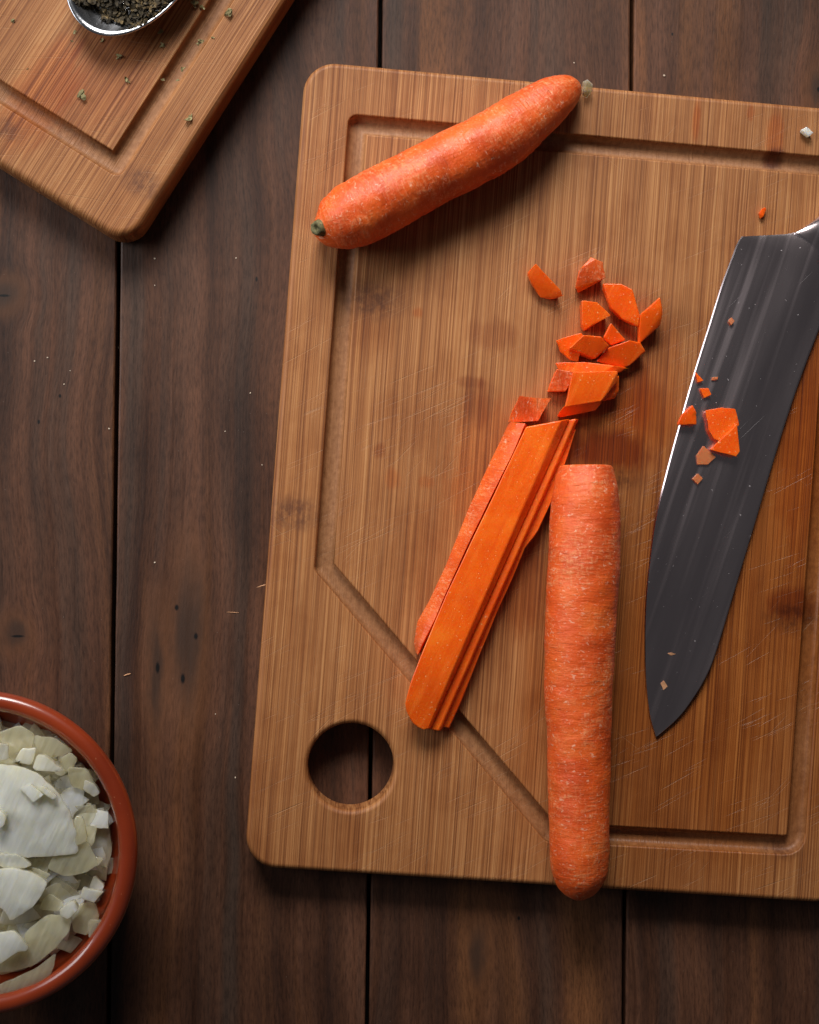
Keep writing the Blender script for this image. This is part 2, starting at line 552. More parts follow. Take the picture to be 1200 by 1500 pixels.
g = G("glazed_terracotta")
p_ = g.coord('Object')
nb = g.noise(p_, 22.0, 3, 0.55)
ns = g.rng(g.noise(p_, 620.0, 1, 0.5), 0.74, 0.79, 0, 0.5)
cb = g.ramp(nb, [(0.3, (0.20, 0.022, 0.004)), (0.6, (0.31, 0.038, 0.007)), (0.8, (0.38, 0.055, 0.011))])
g.set(Base_Color=g.mix(ns, cb, (0.5, 0.2, 0.1)), Roughness=0.32)
g.b.inputs['Coat Weight'].default_value = 1.0
g.b.inputs['Coat Roughness'].default_value = 0.045
g.set(Normal=g.bump(nb, 0.10, 0.004))
M_BOWL = g.mat

def onion_mat(name, tint, alpha):
    g = G(name)
    p = g.coord('Object')
    rnd = g.rand()
    w_ = g.m('MULTIPLY', rnd, 20.0)
    vein = g.noise(g.scale(g.rotz(p, 25), (420, 45, 60)), 1.0, 2, 0.5, w=w_)
    big = g.noise(p, 80.0, 2, 0.5, w=w_)
    c = g.mix(g.rng(vein, 0.42, 0.60), tuple(t * 0.965 for t in tint), tint)
    c = g.mix(g.rng(big, 0.50, 0.78, 0, 0.35), c, (0.88, 0.80, 0.50))
    c = g.mix(g.m('MULTIPLY', rnd, 0.35), c, tuple(t * k for t, k in zip(tint, (1.0, 0.93, 0.80))))
    rim = g.attr('rim', 'Fac')
    c = g.mix(g.m('MULTIPLY', g.m('POWER', rim, 2.0), 0.55), c, (0.88, 0.80, 0.46))
    g.set(Base_Color=c, Roughness=g.rng(vein, 0.3, 0.7, 0.12, 0.28))
    g.b.inputs['Subsurface Weight'].default_value = 0.75
    g.b.inputs['Subsurface Radius'].default_value = (1.0, 0.85, 0.55)
    g.b.inputs['Subsurface Scale'].default_value = 0.009
    g.b.inputs['IOR'].default_value = 1.40
    g.b.inputs['Coat Weight'].default_value = 0.7
    g.b.inputs['Coat Roughness'].default_value = 0.06
    if alpha < 1:
        g.set(Alpha=g.rng(g.m('ADD', g.m('MULTIPLY', vein, 0.5), g.m('MULTIPLY', big, 0.5)), 0.3, 0.7, alpha - 0.14, alpha + 0.14))
    g.set(Normal=g.bump(g.m('ADD', g.m('MULTIPLY', vein, 0.5), big), 0.45, 0.0020))
    return g.mat
M_ONION = onion_mat("onion_flesh", (0.96, 0.95, 0.82), 0.86)
M_ONION_T = onion_mat("onion_clear", (0.95, 0.86, 0.58), 0.42)

def herb_mat(name, a, b, c3):
    g = G(name)
    p = g.coord('Object')
    n = g.noise(p, 700.0, 2, 0.6)
    n_b = g.noise(p, 160.0, 3, 0.6)
    c = g.ramp(g.m('ADD', g.m('MULTIPLY', n, 0.5), g.m('MULTIPLY', n_b, 0.5)), [(0.36, a), (0.52, b), (0.68, c3)])
    g.set(Base_Color=c, Roughness=0.75)
    return g.mat
M_HERB = herb_mat("dried_herb", (0.013, 0.008, 0.003), (0.048, 0.032, 0.010), (0.30, 0.20, 0.08))
M_HERB_L = herb_mat("dried_herb_light", (0.14, 0.12, 0.045), (0.32, 0.27, 0.12), (0.58, 0.48, 0.28))
M_STUB = herb_mat("carrot_stub", (0.05, 0.045, 0.015), (0.15, 0.13, 0.05), (0.34, 0.27, 0.13))
M_CRUMB = simple("crumb", (0.62, 0.50, 0.38), 0.7).mat
M_SPLINTER = simple("splinter", (0.55, 0.28, 0.14), 0.7).mat
M_UNDER = simple("underlay_black", (0.012, 0.009, 0.007), 0.9).mat  # near-black colour of the added underlay that darkens the plank gaps

# ------------------------------------------------------------------ table of planks
table = empty("table")
tag(table, "table top of dark brown stained planks with narrow black gaps", "table")
gaps = [((-214, 0), (-222, 1500)), ((179, 0), (158.5, 1500)), ((558, 0), (538, 1500)), ((926.5, 0), (914, 1500)), ((1297, 0), (1290, 1500)), ((1660, 0), (1660, 1500))]
GAPW = 0.0019
PT = 0.024
knots_by_plank = {
    0: ([(*P(22, 928, 0)[:2], 0.0052, 0.0065), (*P(4, 432, 0)[:2], 0.006, 0.006)],
        [(*P(26, 932, 0)[:2], 0.0038, 0.0008), (*P(6, 433, 0)[:2], 0.0035, 0.0008), (*P(88, 580, 0)[:2], 0.0008, 0.0012), (*P(57, 618, 0)[:2], 0.0008, 0.0014)]),
    1: ([(*P(276, 935, 0)[:2], 0.0060, 0.030), (*P(229, 985, 0)[:2], 0.0040, 0.024)],
        [(*P(231, 978, 0)[:2], 0.0012, 0.0034), (*P(268, 994, 0)[:2], 0.0013, 0.0030), (*P(287, 932, 0)[:2], 0.0012, 0.0020), (*P(259, 890, 0)[:2], 0.0012, 0.0018), (*P(376, 409, 0)[:2], 0.0007, 0.0016)]),
    2: ([(*P(700, 1400, 0)[:2], 0.004, 0.012)], [(*P(760, 1345, 0)[:2], 0.0008, 0.0012)]),
    3: ([(*P(1200, 130, 0)[:2], 0.004, 0.009)], [(*P(1199, 131, 0)[:2], 0.0009, 0.0016), (*P(985, 50, 0)[:2], 0.0006, 0.001)]),
    4: ([], []),
}
def extend(a, b, y):
    t = (y - a.y) / (b.y - a.y)
    return a.x + (b.x - a.x) * t
for i in range(len(gaps) - 1):
    ga = [P(*q, 0) for q in gaps[i]]
    gb = [P(*q, 0) for q in gaps[i + 1]]
    YT, YB = 0.46, -0.46
    nst = 60
    prof = [(0.0, -PT), (0.0, -0.0009), (0.0003, -0.0003), (0.0009, 0.0)]
    verts, faces = [], []
    for k in range(nst + 1):
        y = YB + (YT - YB) * k / nst
        xa = extend(*ga, y) + GAPW / 2 + 0.00025 * noise.noise((3.1 * i, y * 30, 0))
        xb = extend(*gb, y) - GAPW / 2 + 0.00025 * noise.noise((3.1 * i + 7, y * 30, 0))
        row = [(xa + dx, y, dz) for dx, dz in prof] + [(xb - dx, y, dz) for dx, dz in reversed(prof)]
        verts += row
    m_ = len(prof) * 2
    for k in range(nst):
        for j in range(m_ - 1):
            a = k * m_ + j
            faces.append((a, a + 1, a + m_ + 1, a + m_))
        faces.append((k * m_ + m_ - 1, k * m_, (k + 1) * m_, (k + 1) * m_ + m_ - 1))
    faces.append(tuple(range(m_)))
    faces.append(tuple(reversed(range(nst * m_, nst * m_ + m_))))
    me = mesh_from("plank", verts, faces)
    bm = bmesh.new(); bm.from_mesh(me); bmesh.ops.recalc_face_normals(bm, faces=bm.faces[:]); bm.to_mesh(me); bm.free()
    kn, pt = knots_by_plank[i]
    link("plank", me, plank_mat("stained_plank_wood", kn, pt, 2.3 * i + 1.0), table)
# added near-black underlay below the planks, so the gaps show black
for yb in (-0.30, 0.0, 0.30):
    bm = bmesh.new()
    bmesh.ops.create_cube(bm, size=1.0, matrix=Matrix.Translation((0.04, yb, -PT - 0.0125)) @ Matrix.Diagonal((0.66, 0.30, 0.025, 1)))
    me = bpy.data.meshes.new("dark_underlay"); bm.to_mesh(me); bm.free()
    link("dark_underlay", me, M_UNDER, table)

# ------------------------------------------------------------------ cutting boards
def rrect(w, h, r, inset, n=10):
    w, h = w / 2 - inset, h / 2 - inset
    r = max(r - inset, 0.0005)
    pts = []
    for cx, cy, a0 in ((w - r, h - r, 0), (-w + r, h - r, 90), (-w + r, -h + r, 180), (w - r, -h + r, 270)):
        for k in range(n + 1):
            a = R(a0 + 90.0 * k / n)
            pts.append((cx + r * math.cos(a), cy + r * math.sin(a)))
    return pts

def rrect_sd(x, y, w, h, r):
    qx, qy = abs(x) - w / 2 + r, abs(y) - h / 2 + r
    return math.hypot(max(qx, 0), max(qy, 0)) + min(max(qx, qy), 0) - r

def poly_dist(x, y, poly):
    best = 1e9
    n = len(poly)
    for i in range(n):
        ax, ay = poly[i]
        bx, by = poly[(i + 1) % n]
        dx, dy = bx - ax, by - ay
        t = max(0, min(1, ((x - ax) * dx + (y - ay) * dy) / (dx * dx + dy * dy)))
        best = min(best, math.hypot(x - ax - t * dx, y - ay - t * dy))
    return best

def offset_poly(poly, d):
    """convex counter-clockwise polygon moved outward by d (round joins) or inward for negative d (mitre)"""
    n = len(poly)
    out = []
    for i in range(n):
        p0, p1, p2 = Vector(poly[i - 1]), Vector(poly[i]), Vector(poly[(i + 1) % n])
        e1, e2 = (p1 - p0).normalized(), (p2 - p1).normalized()
        n1, n2 = Vector((e1.y, -e1.x)), Vector((e2.y, -e2.x))
        if d > 0:
            a1, a2 = math.atan2(n1.y, n1.x), math.atan2(n2.y, n2.x)
            while a2 < a1:
                a2 += 2 * math.pi
            k = 6
            for j in range(k + 1):
                a = a1 + (a2 - a1) * j / k
                out.append((p1.x + d * math.cos(a), p1.y + d * math.sin(a)))
        else:
            b = (n1 + n2).normalized()
            s = d / max(0.2, b.dot(n1))
            out.append((p1.x + b.x * s, p1.y + b.y * s))
    return out

def make_board(W, H, cr, T, er, poly, gw, gd, hole, hr):
    lip = 0.0010
    def zf(x, y):
        ins = -rrect_sd(x, y, W, H, cr)
        z = T
        if ins < er:
            t = max(0.0, ins)
            z -= er - math.sqrt(max(0.0, er * er - (er - t) ** 2))
        if hole:
            d = math.hypot(x - hole[0], y - hole[1]) - hole[2]
            if d < hr:
                t = max(0.0, d)
                z -= hr - math.sqrt(max(0.0, hr * hr - (hr - t) ** 2))
        d = poly_dist(x, y, poly)
        if d < gw:
            z -= gd * (max(0.0, 1 - (d / gw) ** 3) ** 0.5) * 0.86 + 0.14 * gd
        elif d < gw + lip:
            t = (gw + lip - d) / lip
            z -= 0.14 * gd * t * t
        return z
    pts, edges = [], []
    def ring(rp, dens=None):
        if dens:
            new = []
            for i in range(len(rp)):
                a, b = Vector(rp[i]), Vector(rp[(i + 1) % len(rp)])
                k = max(1, int((b - a).length / dens))
                for j in range(k):
                    new.append(tuple(a.lerp(b, j / k)))
            rp = new
        s = len(pts)
        pts.extend(Vector(q) for q in rp)
        n = len(rp)
        edges.extend((s + i, s + (i + 1) % n) for i in range(n))
        return n
    nring = ring(rrect(W, H, cr, 0.0))
    for f in (0.05, 0.15, 0.32, 0.6, 1.0, 1.6):
        ring(rrect(W, H, cr, er * f))
    for d in (gw + lip, gw + lip * 0.5, gw, gw * 0.985, gw * 0.93, gw * 0.82, gw * 0.64, gw * 0.4):
        ring(offset_poly(poly, d), 0.02)
        ring(offset_poly(poly, -d), 0.02)
    ring(poly, 0.02)
    nh = 64
    if hole:
        for f in (0.0, 0.05, 0.15, 0.32, 0.6, 1.0, 1.5):
            ring([(hole[0] + (hole[2] + hr * f) * math.cos(2 * math.pi * k / nh), hole[1] + (hole[2] + hr * f) * math.sin(2 * math.pi * k / nh)) for k in range(nh)])
    vs2, _, fs, *_ = delaunay_2d_cdt(pts, edges, [], 1, 1e-7)
    V, N = [], []
    e = 2e-5
    for v in vs2:
        V.append((v.x, v.y, zf(v.x, v.y)))
        dx = (zf(v.x + e, v.y) - zf(v.x - e, v.y)) / (2 * e)
        dy = (zf(v.x, v.y + e) - zf(v.x, v.y - e)) / (2 * e)
        N.append(Vector((-dx, -dy, 1)).normalized())
    faces = []
    for f in fs:
        c = sum((vs2[i] for i in f), Vector((0, 0))) / len(f)
        if hole and math.hypot(c.x - hole[0], c.y - hole[1]) < hole[2] * 0.999:
            continue
        a, b, c3 = (vs2[i] for i in f[:3])
        if (b.x - a.x) * (c3.y - a.y) - (b.y - a.y) * (c3.x - a.x) < 0:
            f = list(reversed(f))
        faces.append(tuple(f))
    # outline walls down to the underside
    def wall(rp, flip, inward):
        s = len(V)
        n = len(rp)
        zs = [T - er, er, er * 0.3, 0.0]
        ins = [0.0, 0.0, er * 0.3, er]
        for z, i_ in zip(zs, ins):
            q = inward(i_)
            for k in range(n):
                V.append((q[k][0], q[k][1], z))
                nx, ny = q[k][0] - q[k - 1][0], q[k][1] - q[k - 1][1]
                a, b = q[(k + 1) % n], q[k - 1]
                t = Vector((a[0] - b[0], a[1] - b[1])).normalized()
                nn = Vector((t.y, -t.x, 0 if z > er * 0.5 else -0.6)) * 1.0
                if flip:
                    nn.x, nn.y = -nn.x, -nn.y
                N.append(nn.normalized())
        for r_ in range(3):
            for k in range(n):
                a, b = s + r_ * n + k, s + r_ * n + (k + 1) % n
                c_, d_ = b + n, a + n
                faces.append((b, a, d_, c_) if not flip else (a, b, c_, d_))
        return s + 3 * n, n
    s0, n0 = wall(rrect(W, H, cr, 0), False, lambda i_: rrect(W, H, cr, i_))
    if hole:
        hc = lambda i_: [(hole[0] + (hole[2] + i_) * math.cos(2 * math.pi * k / nh), hole[1] + (hole[2] + i_) * math.sin(2 * math.pi * k / nh)) for k in range(nh)]
        wall(hc(0), True, hc)
    me = mesh_from("cutting_board", V, faces)
    at = me.attributes.new('cut', 'FLOAT', 'POINT')
    for i, v in enumerate(me.vertices):
        at.data[i].value = 1.0 if v.co.z > T * 0.3 and poly_dist(v.co.x, v.co.y, poly) < gw * 0.99 else 0.0
    for p in me.polygons:
        p.use_smooth = True
    if len(N) == len(me.vertices):
        me.normals_split_custom_set_from_vertices([tuple(n) for n in N])
    else:
        print("normal count mismatch", len(N), len(me.vertices))
    return me

def ccw(poly):
    a = sum(poly[i - 1][0] * poly[i][1] - poly[i][0] * poly[i - 1][1] for i in range(len(poly)))
    return poly if a > 0 else list(reversed(poly))

gp1 = ccw([L1(524, 182), L1(1238, 246), L1(1166, 1239), L1(806, 1219), L1(475, 830)])
k_ = min(range(5), key=lambda i: (gp1[i][0] - L1(1166, 1239)[0]) ** 2 + (gp1[i][1] - L1(1166, 1239)[1]) ** 2)
pa, pb, pc = Vector(gp1[k_ - 1]), Vector(gp1[k_]), Vector(gp1[(k_ + 1) % 5])
da, dc = (pa - pb).normalized() * 0.0062, (pc - pb).normalized() * 0.0062
gp1[k_:k_ + 1] = [tuple(pb + da * (1 - t) ** 2 + dc * t ** 2) for t in (0, 0.25, 0.5, 0.75, 1)]
hc = L1(514, 1119, T1 * 0.5)
me = make_board(B1_W, B1_H, 0.0150, T1, 0.0028, gp1, 0.0043, 0.0046, (hc[0], hc[1], 0.0204), 0.0026)
board1 = link("cutting_board", me, M_BOARD1)
board1.location = B1_C
board1.rotation_euler = (0, 0, B1_ANG)
tag(board1, "bamboo cutting board with round finger hole and juice groove, holding carrots and knife", "cutting board")

q = L2(170, 241)
ix, iy = B2_W / 2 - q[0], q[1] + B2_H / 2
gp2 = ccw([(q[0], q[1]), (q[0], B2_H / 2 - iy), (-q[0], B2_H / 2 - iy), (-q[0], q[1])])
me = make_board(B2_W, B2_H, 0.0125, T2, 0.0036, gp2, 0.0045, 0.0042, None, 0.002)
board2 = link("cutting_board", me, M_BOARD2)
board2.location = B2_C
board2.rotation_euler = (0, 0, B2_ANG)
tag(board2, "ridged-grain bamboo cutting board carrying a spoon of dried herbs", "cutting board")

# ------------------------------------------------------------------ whole carrots
def catmull(vals, ts, t):
    n = len(ts)
    i = 0
    while i < n - 2 and t > ts[i + 1]:
        i += 1
    t0, t1 = ts[i], ts[i + 1]
    u = (t - t0) / (t1 - t0)
    p1, p2 = vals[i], vals[i + 1]
    m1 = (vals[i + 1] - vals[i - 1]) / (ts[i + 1] - ts[i - 1]) if i > 0 else (p2 - p1) / (t1 - t0)
    m2 = (vals[i + 2] - vals[i]) / (ts[i + 2] - ts[i]) if i < n - 2 else (p2 - p1) / (t1 - t0)
    h = t1 - t0
    u2, u3 = u * u, u * u * u
    return (2 * u3 - 3 * u2 + 1) * p1 + (u3 - 2 * u2 + u) * h * m1 + (-2 * u3 + 3 * u2) * p2 + (u3 - u2) * h * m2

def make_carrot(name, stations, mat, seed, rough=1.0, nst=260, nseg=96, sink=0.0, cut_start=0):
    """stations: (px, py, radius px) along the root; it lies on the big board"""
    rmax = max(s[2] for s in stations) / ppm(T1 + 0.016)
    cl, rr, acc = [], [], [0.0]
    for i_, (x, y, r) in enumerate(stations):
        rm = r / ppm(T1 + 0.016)
        rz = stations[max(i_, cut_start)][2] / ppm(T1 + 0.016)
        zc = T1 + max(rz, 0.0) * 0.80 + rmax * 0.20 - sink
        cl.append(P(x, y, zc)); rr.append(rm)
    for i in range(1, len(cl)):
        acc.append(acc[-1] + (cl[i] - cl[i - 1]).length)
    Ltot = acc[-1]
    # rings: denser toward both ends
    ts = []
    for k in range(nst + 1):
        u = k / nst
        ts.append(Ltot * (0.5 - 0.5 * math.cos(math.pi * u)) * 0.6 + Ltot * u * 0.4)
    V, CC, faces = [], [], []
    for k, t in enumerate(ts):
        c = Vector([catmull([q[j] for q in cl], acc, t) for j in range(3)])
        c2 = Vector([catmull([q[j] for q in cl], acc, min(Ltot, t + 0.001)) for j in range(3)])
        c1 = Vector([catmull([q[j] for q in cl], acc, max(0, t - 0.001)) for j in range(3)])
        ax = (c2 - c1).normalized(); ax.z *= 0.3; ax.normalize()
        sd = Vector((0, 0, 1)).cross(ax).normalized()
        up = ax.cross(sd)
        r = max(0.0, catmull(rr, acc, t))
        # crosswise rings and folds
        for j in range(nseg):
            th = 2 * math.pi * j / nseg
            cx, sy = math.cos(th), math.sin(th)
            pr = Vector((t * 1.0, cx * 0.016, sy * 0.016))
            d = 0.00055 * noise.noise((pr + Vector((seed, 0, 0))) * 60) + 0.0003 * noise.noise((pr + Vector((0, seed, 0))) * 140)
            w = noise.noise(Vector((t * 420 + seed * 9, cx * 1.6, sy * 1.6)))
            d -= 0.0008 * max(0.0, w - 0.36) * rough
            w2 = noise.noise(Vector((t * 900 + seed * 5, cx * 2.6, sy * 2.6)))
            d -= 0.00045 * max(0.0, w2 - 0.2) * rough
            d *= min(1.0, r / 0.006)
            V.append(c + (sd * cx + up * sy) * (r + d))
            CC.append((t, 0.016 * cx, 0.016 * sy))
    for k in range(nst):
        for j in range(nseg):
            a, b = k * nseg + j, k * nseg + (j + 1) % nseg
            faces.append((a, b, b + nseg, a + nseg))
    s = len(V)
    V.append(sum((V[j] for j in range(nseg)), Vector()) / nseg); CC.append((0.0, 0, 0))
    V.append(sum((V[nst * nseg + j] for j in range(nseg)), Vector()) / nseg); CC.append((Ltot, 0, 0))
    for j in range(nseg):
        faces.append((s, (j + 1) % nseg, j))
        faces.append((s + 1, nst * nseg + j, nst * nseg + (j + 1) % nseg))
    me = mesh_from(name, V, faces)
    at = me.attributes.new('cc', 'FLOAT_VECTOR', 'POINT')
    for i, c in enumerate(CC):
        at.data[i].vector = c
    bm = bmesh.new(); bm.from_mesh(me); bmesh.ops.recalc_face_normals(bm, faces=bm.faces[:]); bm.to_mesh(me); bm.free()
    return me, cl

zx, zy, zs = 430.0, 80.0, 2.553
ax0, ax1 = Vector((95, 650)), Vector((1085, 110))
au = (ax1 - ax0).normalized()
ap = Vector((-au.y, au.x))
prof = [(-2, 2, 0), (1, 2, 26), (8, 3, 52), (24, 5, 82), (54, 8, 104), (97, 14, 120), (150, 18, 127), (263, 21, 132), (380, 22, 128),
        (494, 22, 126), (600, 27, 126), (700, 29, 126), (790, 24, 121), (860, 14, 112), (930, 5, 103), (985, -4, 93), (1040, -8, 78), (1075, -8, 60), (1095, -6, 40), (1104, -5, 20), (1108, -5, 0)]
stat = []
for along, off, r in prof:
    q = ax0 + au * along + ap * off
    stat.append((zx + q.x / zs, zy + q.y / zs, 0.965 * r / zs))
me, cl = make_carrot("carrot", stat, M_SKIN_A, 2.0, 1.2)
carrot_a = empty("carrot", (cl[9].x, cl[9].y, T1))
tag(carrot_a, "whole moist orange carrot lying across the board corner with its green stub", "carrot")
me.transform(Matrix.Translation(-carrot_a.location))
link("root", me, M_SKIN_A, carrot_a, True)
# stub of the cut leaves: a short knobbly tube with a hollow end
d_ = (cl[0] - cl[6]); d_.z = 0.9 * d_.length; d_.normalize()
s0 = P(470, 334, T1 + 0.0185)
s0 = s0 - d_ * 0.0022
sd = Vector((0, 0, 1)).cross(d_).normalized(); up = d_.cross(sd)
V, Fc = [], []
rings = [(0.0, 0.0040), (0.0020, 0.0040), (0.0040, 0.0036), (0.0054, 0.0032), (0.0060, 0.0024), (0.0054, 0.0014), (0.0044, 0.0009)]
ns = 16
for k, (t, r) in enumerate(rings):
    for j in range(ns):
        th = 2 * math.pi * j / ns
        rj = r * (1 + 0.22 * noise.noise((math.cos(th) * 2, math.sin(th) * 2, k * 0.7)))
        V.append(s0 + d_ * (t + 0.0005 * noise.noise((j * 0.9, k, 1))) + (sd * math.cos(th) + up * math.sin(th)) * rj)
for k in range(len(rings) - 1):
    for j in range(ns):
        a, b = k * ns + j, k * ns + (j + 1) % ns
        Fc.append((a, b, b + ns, a + ns))
Fc.append(tuple((len(rings) - 1) * ns + j for j in range(ns)))
me = mesh_from("stub", [v - carrot_a.location for v in V], Fc)
o = link("leaf_stub", me, M_STUB, carrot_a, True)
o["label"] = "olive green stub where the leaves were cut"

zx, zy, zs = 760.0, 660.0, 2.207
pr2 = [(215, 46, 0), (215, 46.6, 30), (215, 47.2, 60), (215, 48.5, 80), (215, 54, 87.5), (216, 75, 94), (216, 110, 102), (216, 170, 111), (212, 330, 117), (204, 500, 116), (194, 700, 113), (194, 900, 105),
       (195, 1100, 100), (196, 1300, 96), (198, 1360, 90), (199, 1395, 79), (200, 1418, 60), (200, 1430, 36), (200, 1434, 0)]
me, cl = make_carrot("carrot", [(zx + a / zs, zy + b / zs, r / zs) for a, b, r in pr2], M_SKIN_B, 5.5, 0.7, cut_start=5)
o = link("carrot", me, M_SKIN_B, None, True)
me.transform(Matrix.Translation((-cl[7].x, -cl[7].y, -T1)))
o.location = (cl[7].x, cl[7].y, T1)
tag(o, "scraped whole carrot with trimmed blunt ends lying beside the knife blade", "carrot")

# ------------------------------------------------------------------ carrot sticks lofted from traced lines
def smooth_px(pts, k=6):
    acc = [0.0]
    for i in range(1, len(pts)):
        acc.append(acc[-1] + math.hypot(pts[i][0] - pts[i - 1][0], pts[i][1] - pts[i - 1][1]))
    n = (len(pts) - 1) * k
    return [tuple(catmull([q[j] for q in pts], acc, acc[-1] * i / n) for j in range(2)) for i in range(n + 1)]

def resample(pl, n):
    pl = [Vector(p) for p in pl]
    acc = [0.0]
    for i in range(1, len(pl)):
        acc.append(acc[-1] + (pl[i] - pl[i - 1]).length)
    out = []
    for k in range(n):
        t = acc[-1] * k / (n - 1)
        i = 0
        while i < len(pl) - 2 and t > acc[i + 1]:
            i += 1
        u = (t - acc[i]) / max(1e-9, acc[i + 1] - acc[i])
        out.append(pl[i].lerp(pl[i + 1], u))
    return out

def stick(name, cols, label, group, skin_cols=(), n=46, z0=T1, wob=0.00012, seed=0.0, mats=(None,)):
    """cols: lines running along the stick, in order round its section: list of (zoom x, zoom y, height cm)"""
    zx, zy, zs = 570.0, 560.0, 2.83
    lines = []
    for c in cols:
        pl = [P(zx + a / zs, zy + b / zs, z0 + h * 0.01) for a, b, h in c]
        lines.append(resample(pl, n))
    m_ = len(lines)
    V, Fc = [], []
    for k in range(n):
        for j in range(m_):
            v = lines[j][k].copy()
            if v.z > z0 + 0.001:
                w = wob * noise.noise(v * 55 + Vector((seed, j * 3.0, 0)))
                v.z += w
                v.x += wob * 1.2 * noise.noise(v * 60 + Vector((0, seed, j * 5.0)))
            V.append(v)
    skin_faces = []
    for k in range(n - 1):
        for j in range(m_):
            a, b = k * m_ + j, k * m_ + (j + 1) % m_
            if j in skin_cols:
                skin_faces.append(len(Fc))
            Fc.append((a, b, b + m_, a + m_))
    Fc.append(tuple(reversed(range(m_))))
    Fc.append(tuple((n - 1) * m_ + j for j in range(m_)))
    me = mesh_from(name, V, Fc)
    at = me.attributes.new('cc', 'FLOAT_VECTOR', 'POINT')
    for k in range(n):
        for j in range(m_):
            v = V[k * m_ + j]
            at.data[k * m_ + j].vector = (k * 0.15 / n, (v.x * 0.86 + v.y * 0.5), v.z)
    for m in mats:
        me.materials.append(m)
    for f in skin_faces:
        me.polygons[f].material_index = 1
    c = recenter(me, z0)
    bm = bmesh.new(); bm.from_mesh(me); bmesh.ops.recalc_face_normals(bm, faces=bm.faces[:]); bm.to_mesh(me); bm.free()
    for p in me.polygons:
        p.use_smooth = True
    me.set_sharp_from_angle(angle=R(28))
    o = link(name, me)
    o.location = c
    add_bevel(o, 0.0005, 2, 28)
    tag(o, label, "carrot stick", group)
    return o

def lin(p, q, h, n=10):
    return [(p[0] + (q[0] - p[0]) * i / (n - 1), p[1] + (q[1] - p[1]) * i / (n - 1), h * (1 if i < n - 3 else (0.96, 0.87, 0.74)[i - n + 3])) for i in range(n)]
GS = "carrot sticks cut lengthwise"
FS = (M_FLESH, M_SKIN_A)
# outer stick with skin, leaning on the wide one
stick("carrot_stick", [
    [(498, 165, .30), (436, 295, .30), (328, 525, .30), (232, 765, .30), (166, 905, .30), (116, 992, .30), (102, 1085, .25), (112, 1125, .25)],
    [(508, 165, .75), (455, 295, .75), (350, 525, .75), (254, 765, .75), (182, 905, .75), (136, 992, .72), (112, 1085, .6), (114, 1125, .5)],
    [(530, 167, 1.15), (484, 295, 1.15), (378, 525, 1.15), (280, 765, 1.15), (202, 905, 1.12), (158, 992, 1.05), (122, 1085, .9), (116, 1128, .7)],
    [(566, 170, 1.38), (510, 300, 1.38), (410, 500, 1.38), (318, 690, 1.38), (228, 890, 1.36), (190, 985, 1.25), (140, 1082, 1.05), (118, 1132, .8)],
    [(576, 182, 0), (520, 310, 0), (420, 510, 0), (328, 700, 0), (238, 905, 0), (200, 1000, 0), (150, 1085, 0), (130, 1120, 0)],
    [(510, 172, 0), (448, 300, 0), (340, 530, 0), (244, 770, 0), (178, 905, 0), (130, 992, 0), (116, 1085, 0), (122, 1118, 0)],
], "narrow carrot stick with pale scraped skin along its outer side", GS, skin_cols=(0, 1, 2), mats=FS, seed=1)
# wide stick with a flat cut top
stick("carrot_stick", [
    [(568, 184, 1.66), (446, 440, 1.66), (345, 650, 1.66), (236, 880, 1.66), (186, 1000, 1.66), (138, 1115, 1.66), (92, 1235, 1.60), (66, 1330, 1.45), (72, 1372, 1.3), (104, 1424, 1.1), (146, 1441, 1.0)],
    lin((712, 158), (160, 1436), 1.66),
    lin((748, 151), (172, 1437), 1.28),
    lin((748, 165), (170, 1430), 0),
    [(590, 190, 0), (470, 440, 0), (372, 650, 0), (270, 880, 0), (222, 1000, 0), (160, 1110, 0), (112, 1235, 0), (90, 1320, 0), (94, 1365, 0), (116, 1412, 0), (146, 1430, 0)],
], "widest carrot stick with a flat wet cut face on top", GS, mats=FS, seed=4)
# middle stick, lower
stick("carrot_stick", [
    lin((736, 158), (166, 1438), 1.08), lin((776, 150), (206, 1446), 1.20), lin((786, 152), (216, 1444), .86),
    lin((780, 165), (212, 1438), 0), lin((750, 165), (180, 1435), 0),
], "carrot stick with a sharp ridge squeezed beside the widest stick", GS, mats=FS, seed=8)
# last, lowest stick with ragged end
stick("carrot_stick", [
    [(755, 190, .75), (706, 318, .75), (634, 488, .75), (554, 658, .75), (474, 808, .75), (404, 958, .75), (334, 1102, .72), (266, 1268, .7), (226, 1380, .6), (204, 1425, .5)],
    [(776, 195, .80), (742, 300, .80), (680, 480, .80), (612, 625, .80), (566, 680, .78), (512, 812, .76), (450, 948, .76), (372, 1140, .72), (294, 1330, .62), (248, 1432, .5)],
    [(772, 200, .3), (742, 305, .3), (678, 486, .3), (612, 630, .3), (562, 690, .3), (508, 820, .3), (446, 955, .3), (370, 1145, .3), (296, 1334, .3), (250, 1436, .3)],
    [(762, 205, 0), (730, 310, 0), (665, 490, 0), (596, 640, 0), (550, 690, 0), (494, 820, 0), (432, 955, 0), (356, 1145, 0), (284, 1330, 0), (242, 1425, 0)],
    [(755, 205, 0), (705, 320, 0), (640, 490, 0), (560, 660, 0), (480, 810, 0), (412, 960, 0), (342, 1105, 0), (276, 1270, 0), (234, 1380, 0), (214, 1420, 0)],
], "lowest carrot stick with a ragged torn end beside the ridged stick", GS, skin_cols=(1, 2), mats=FS, seed=12)

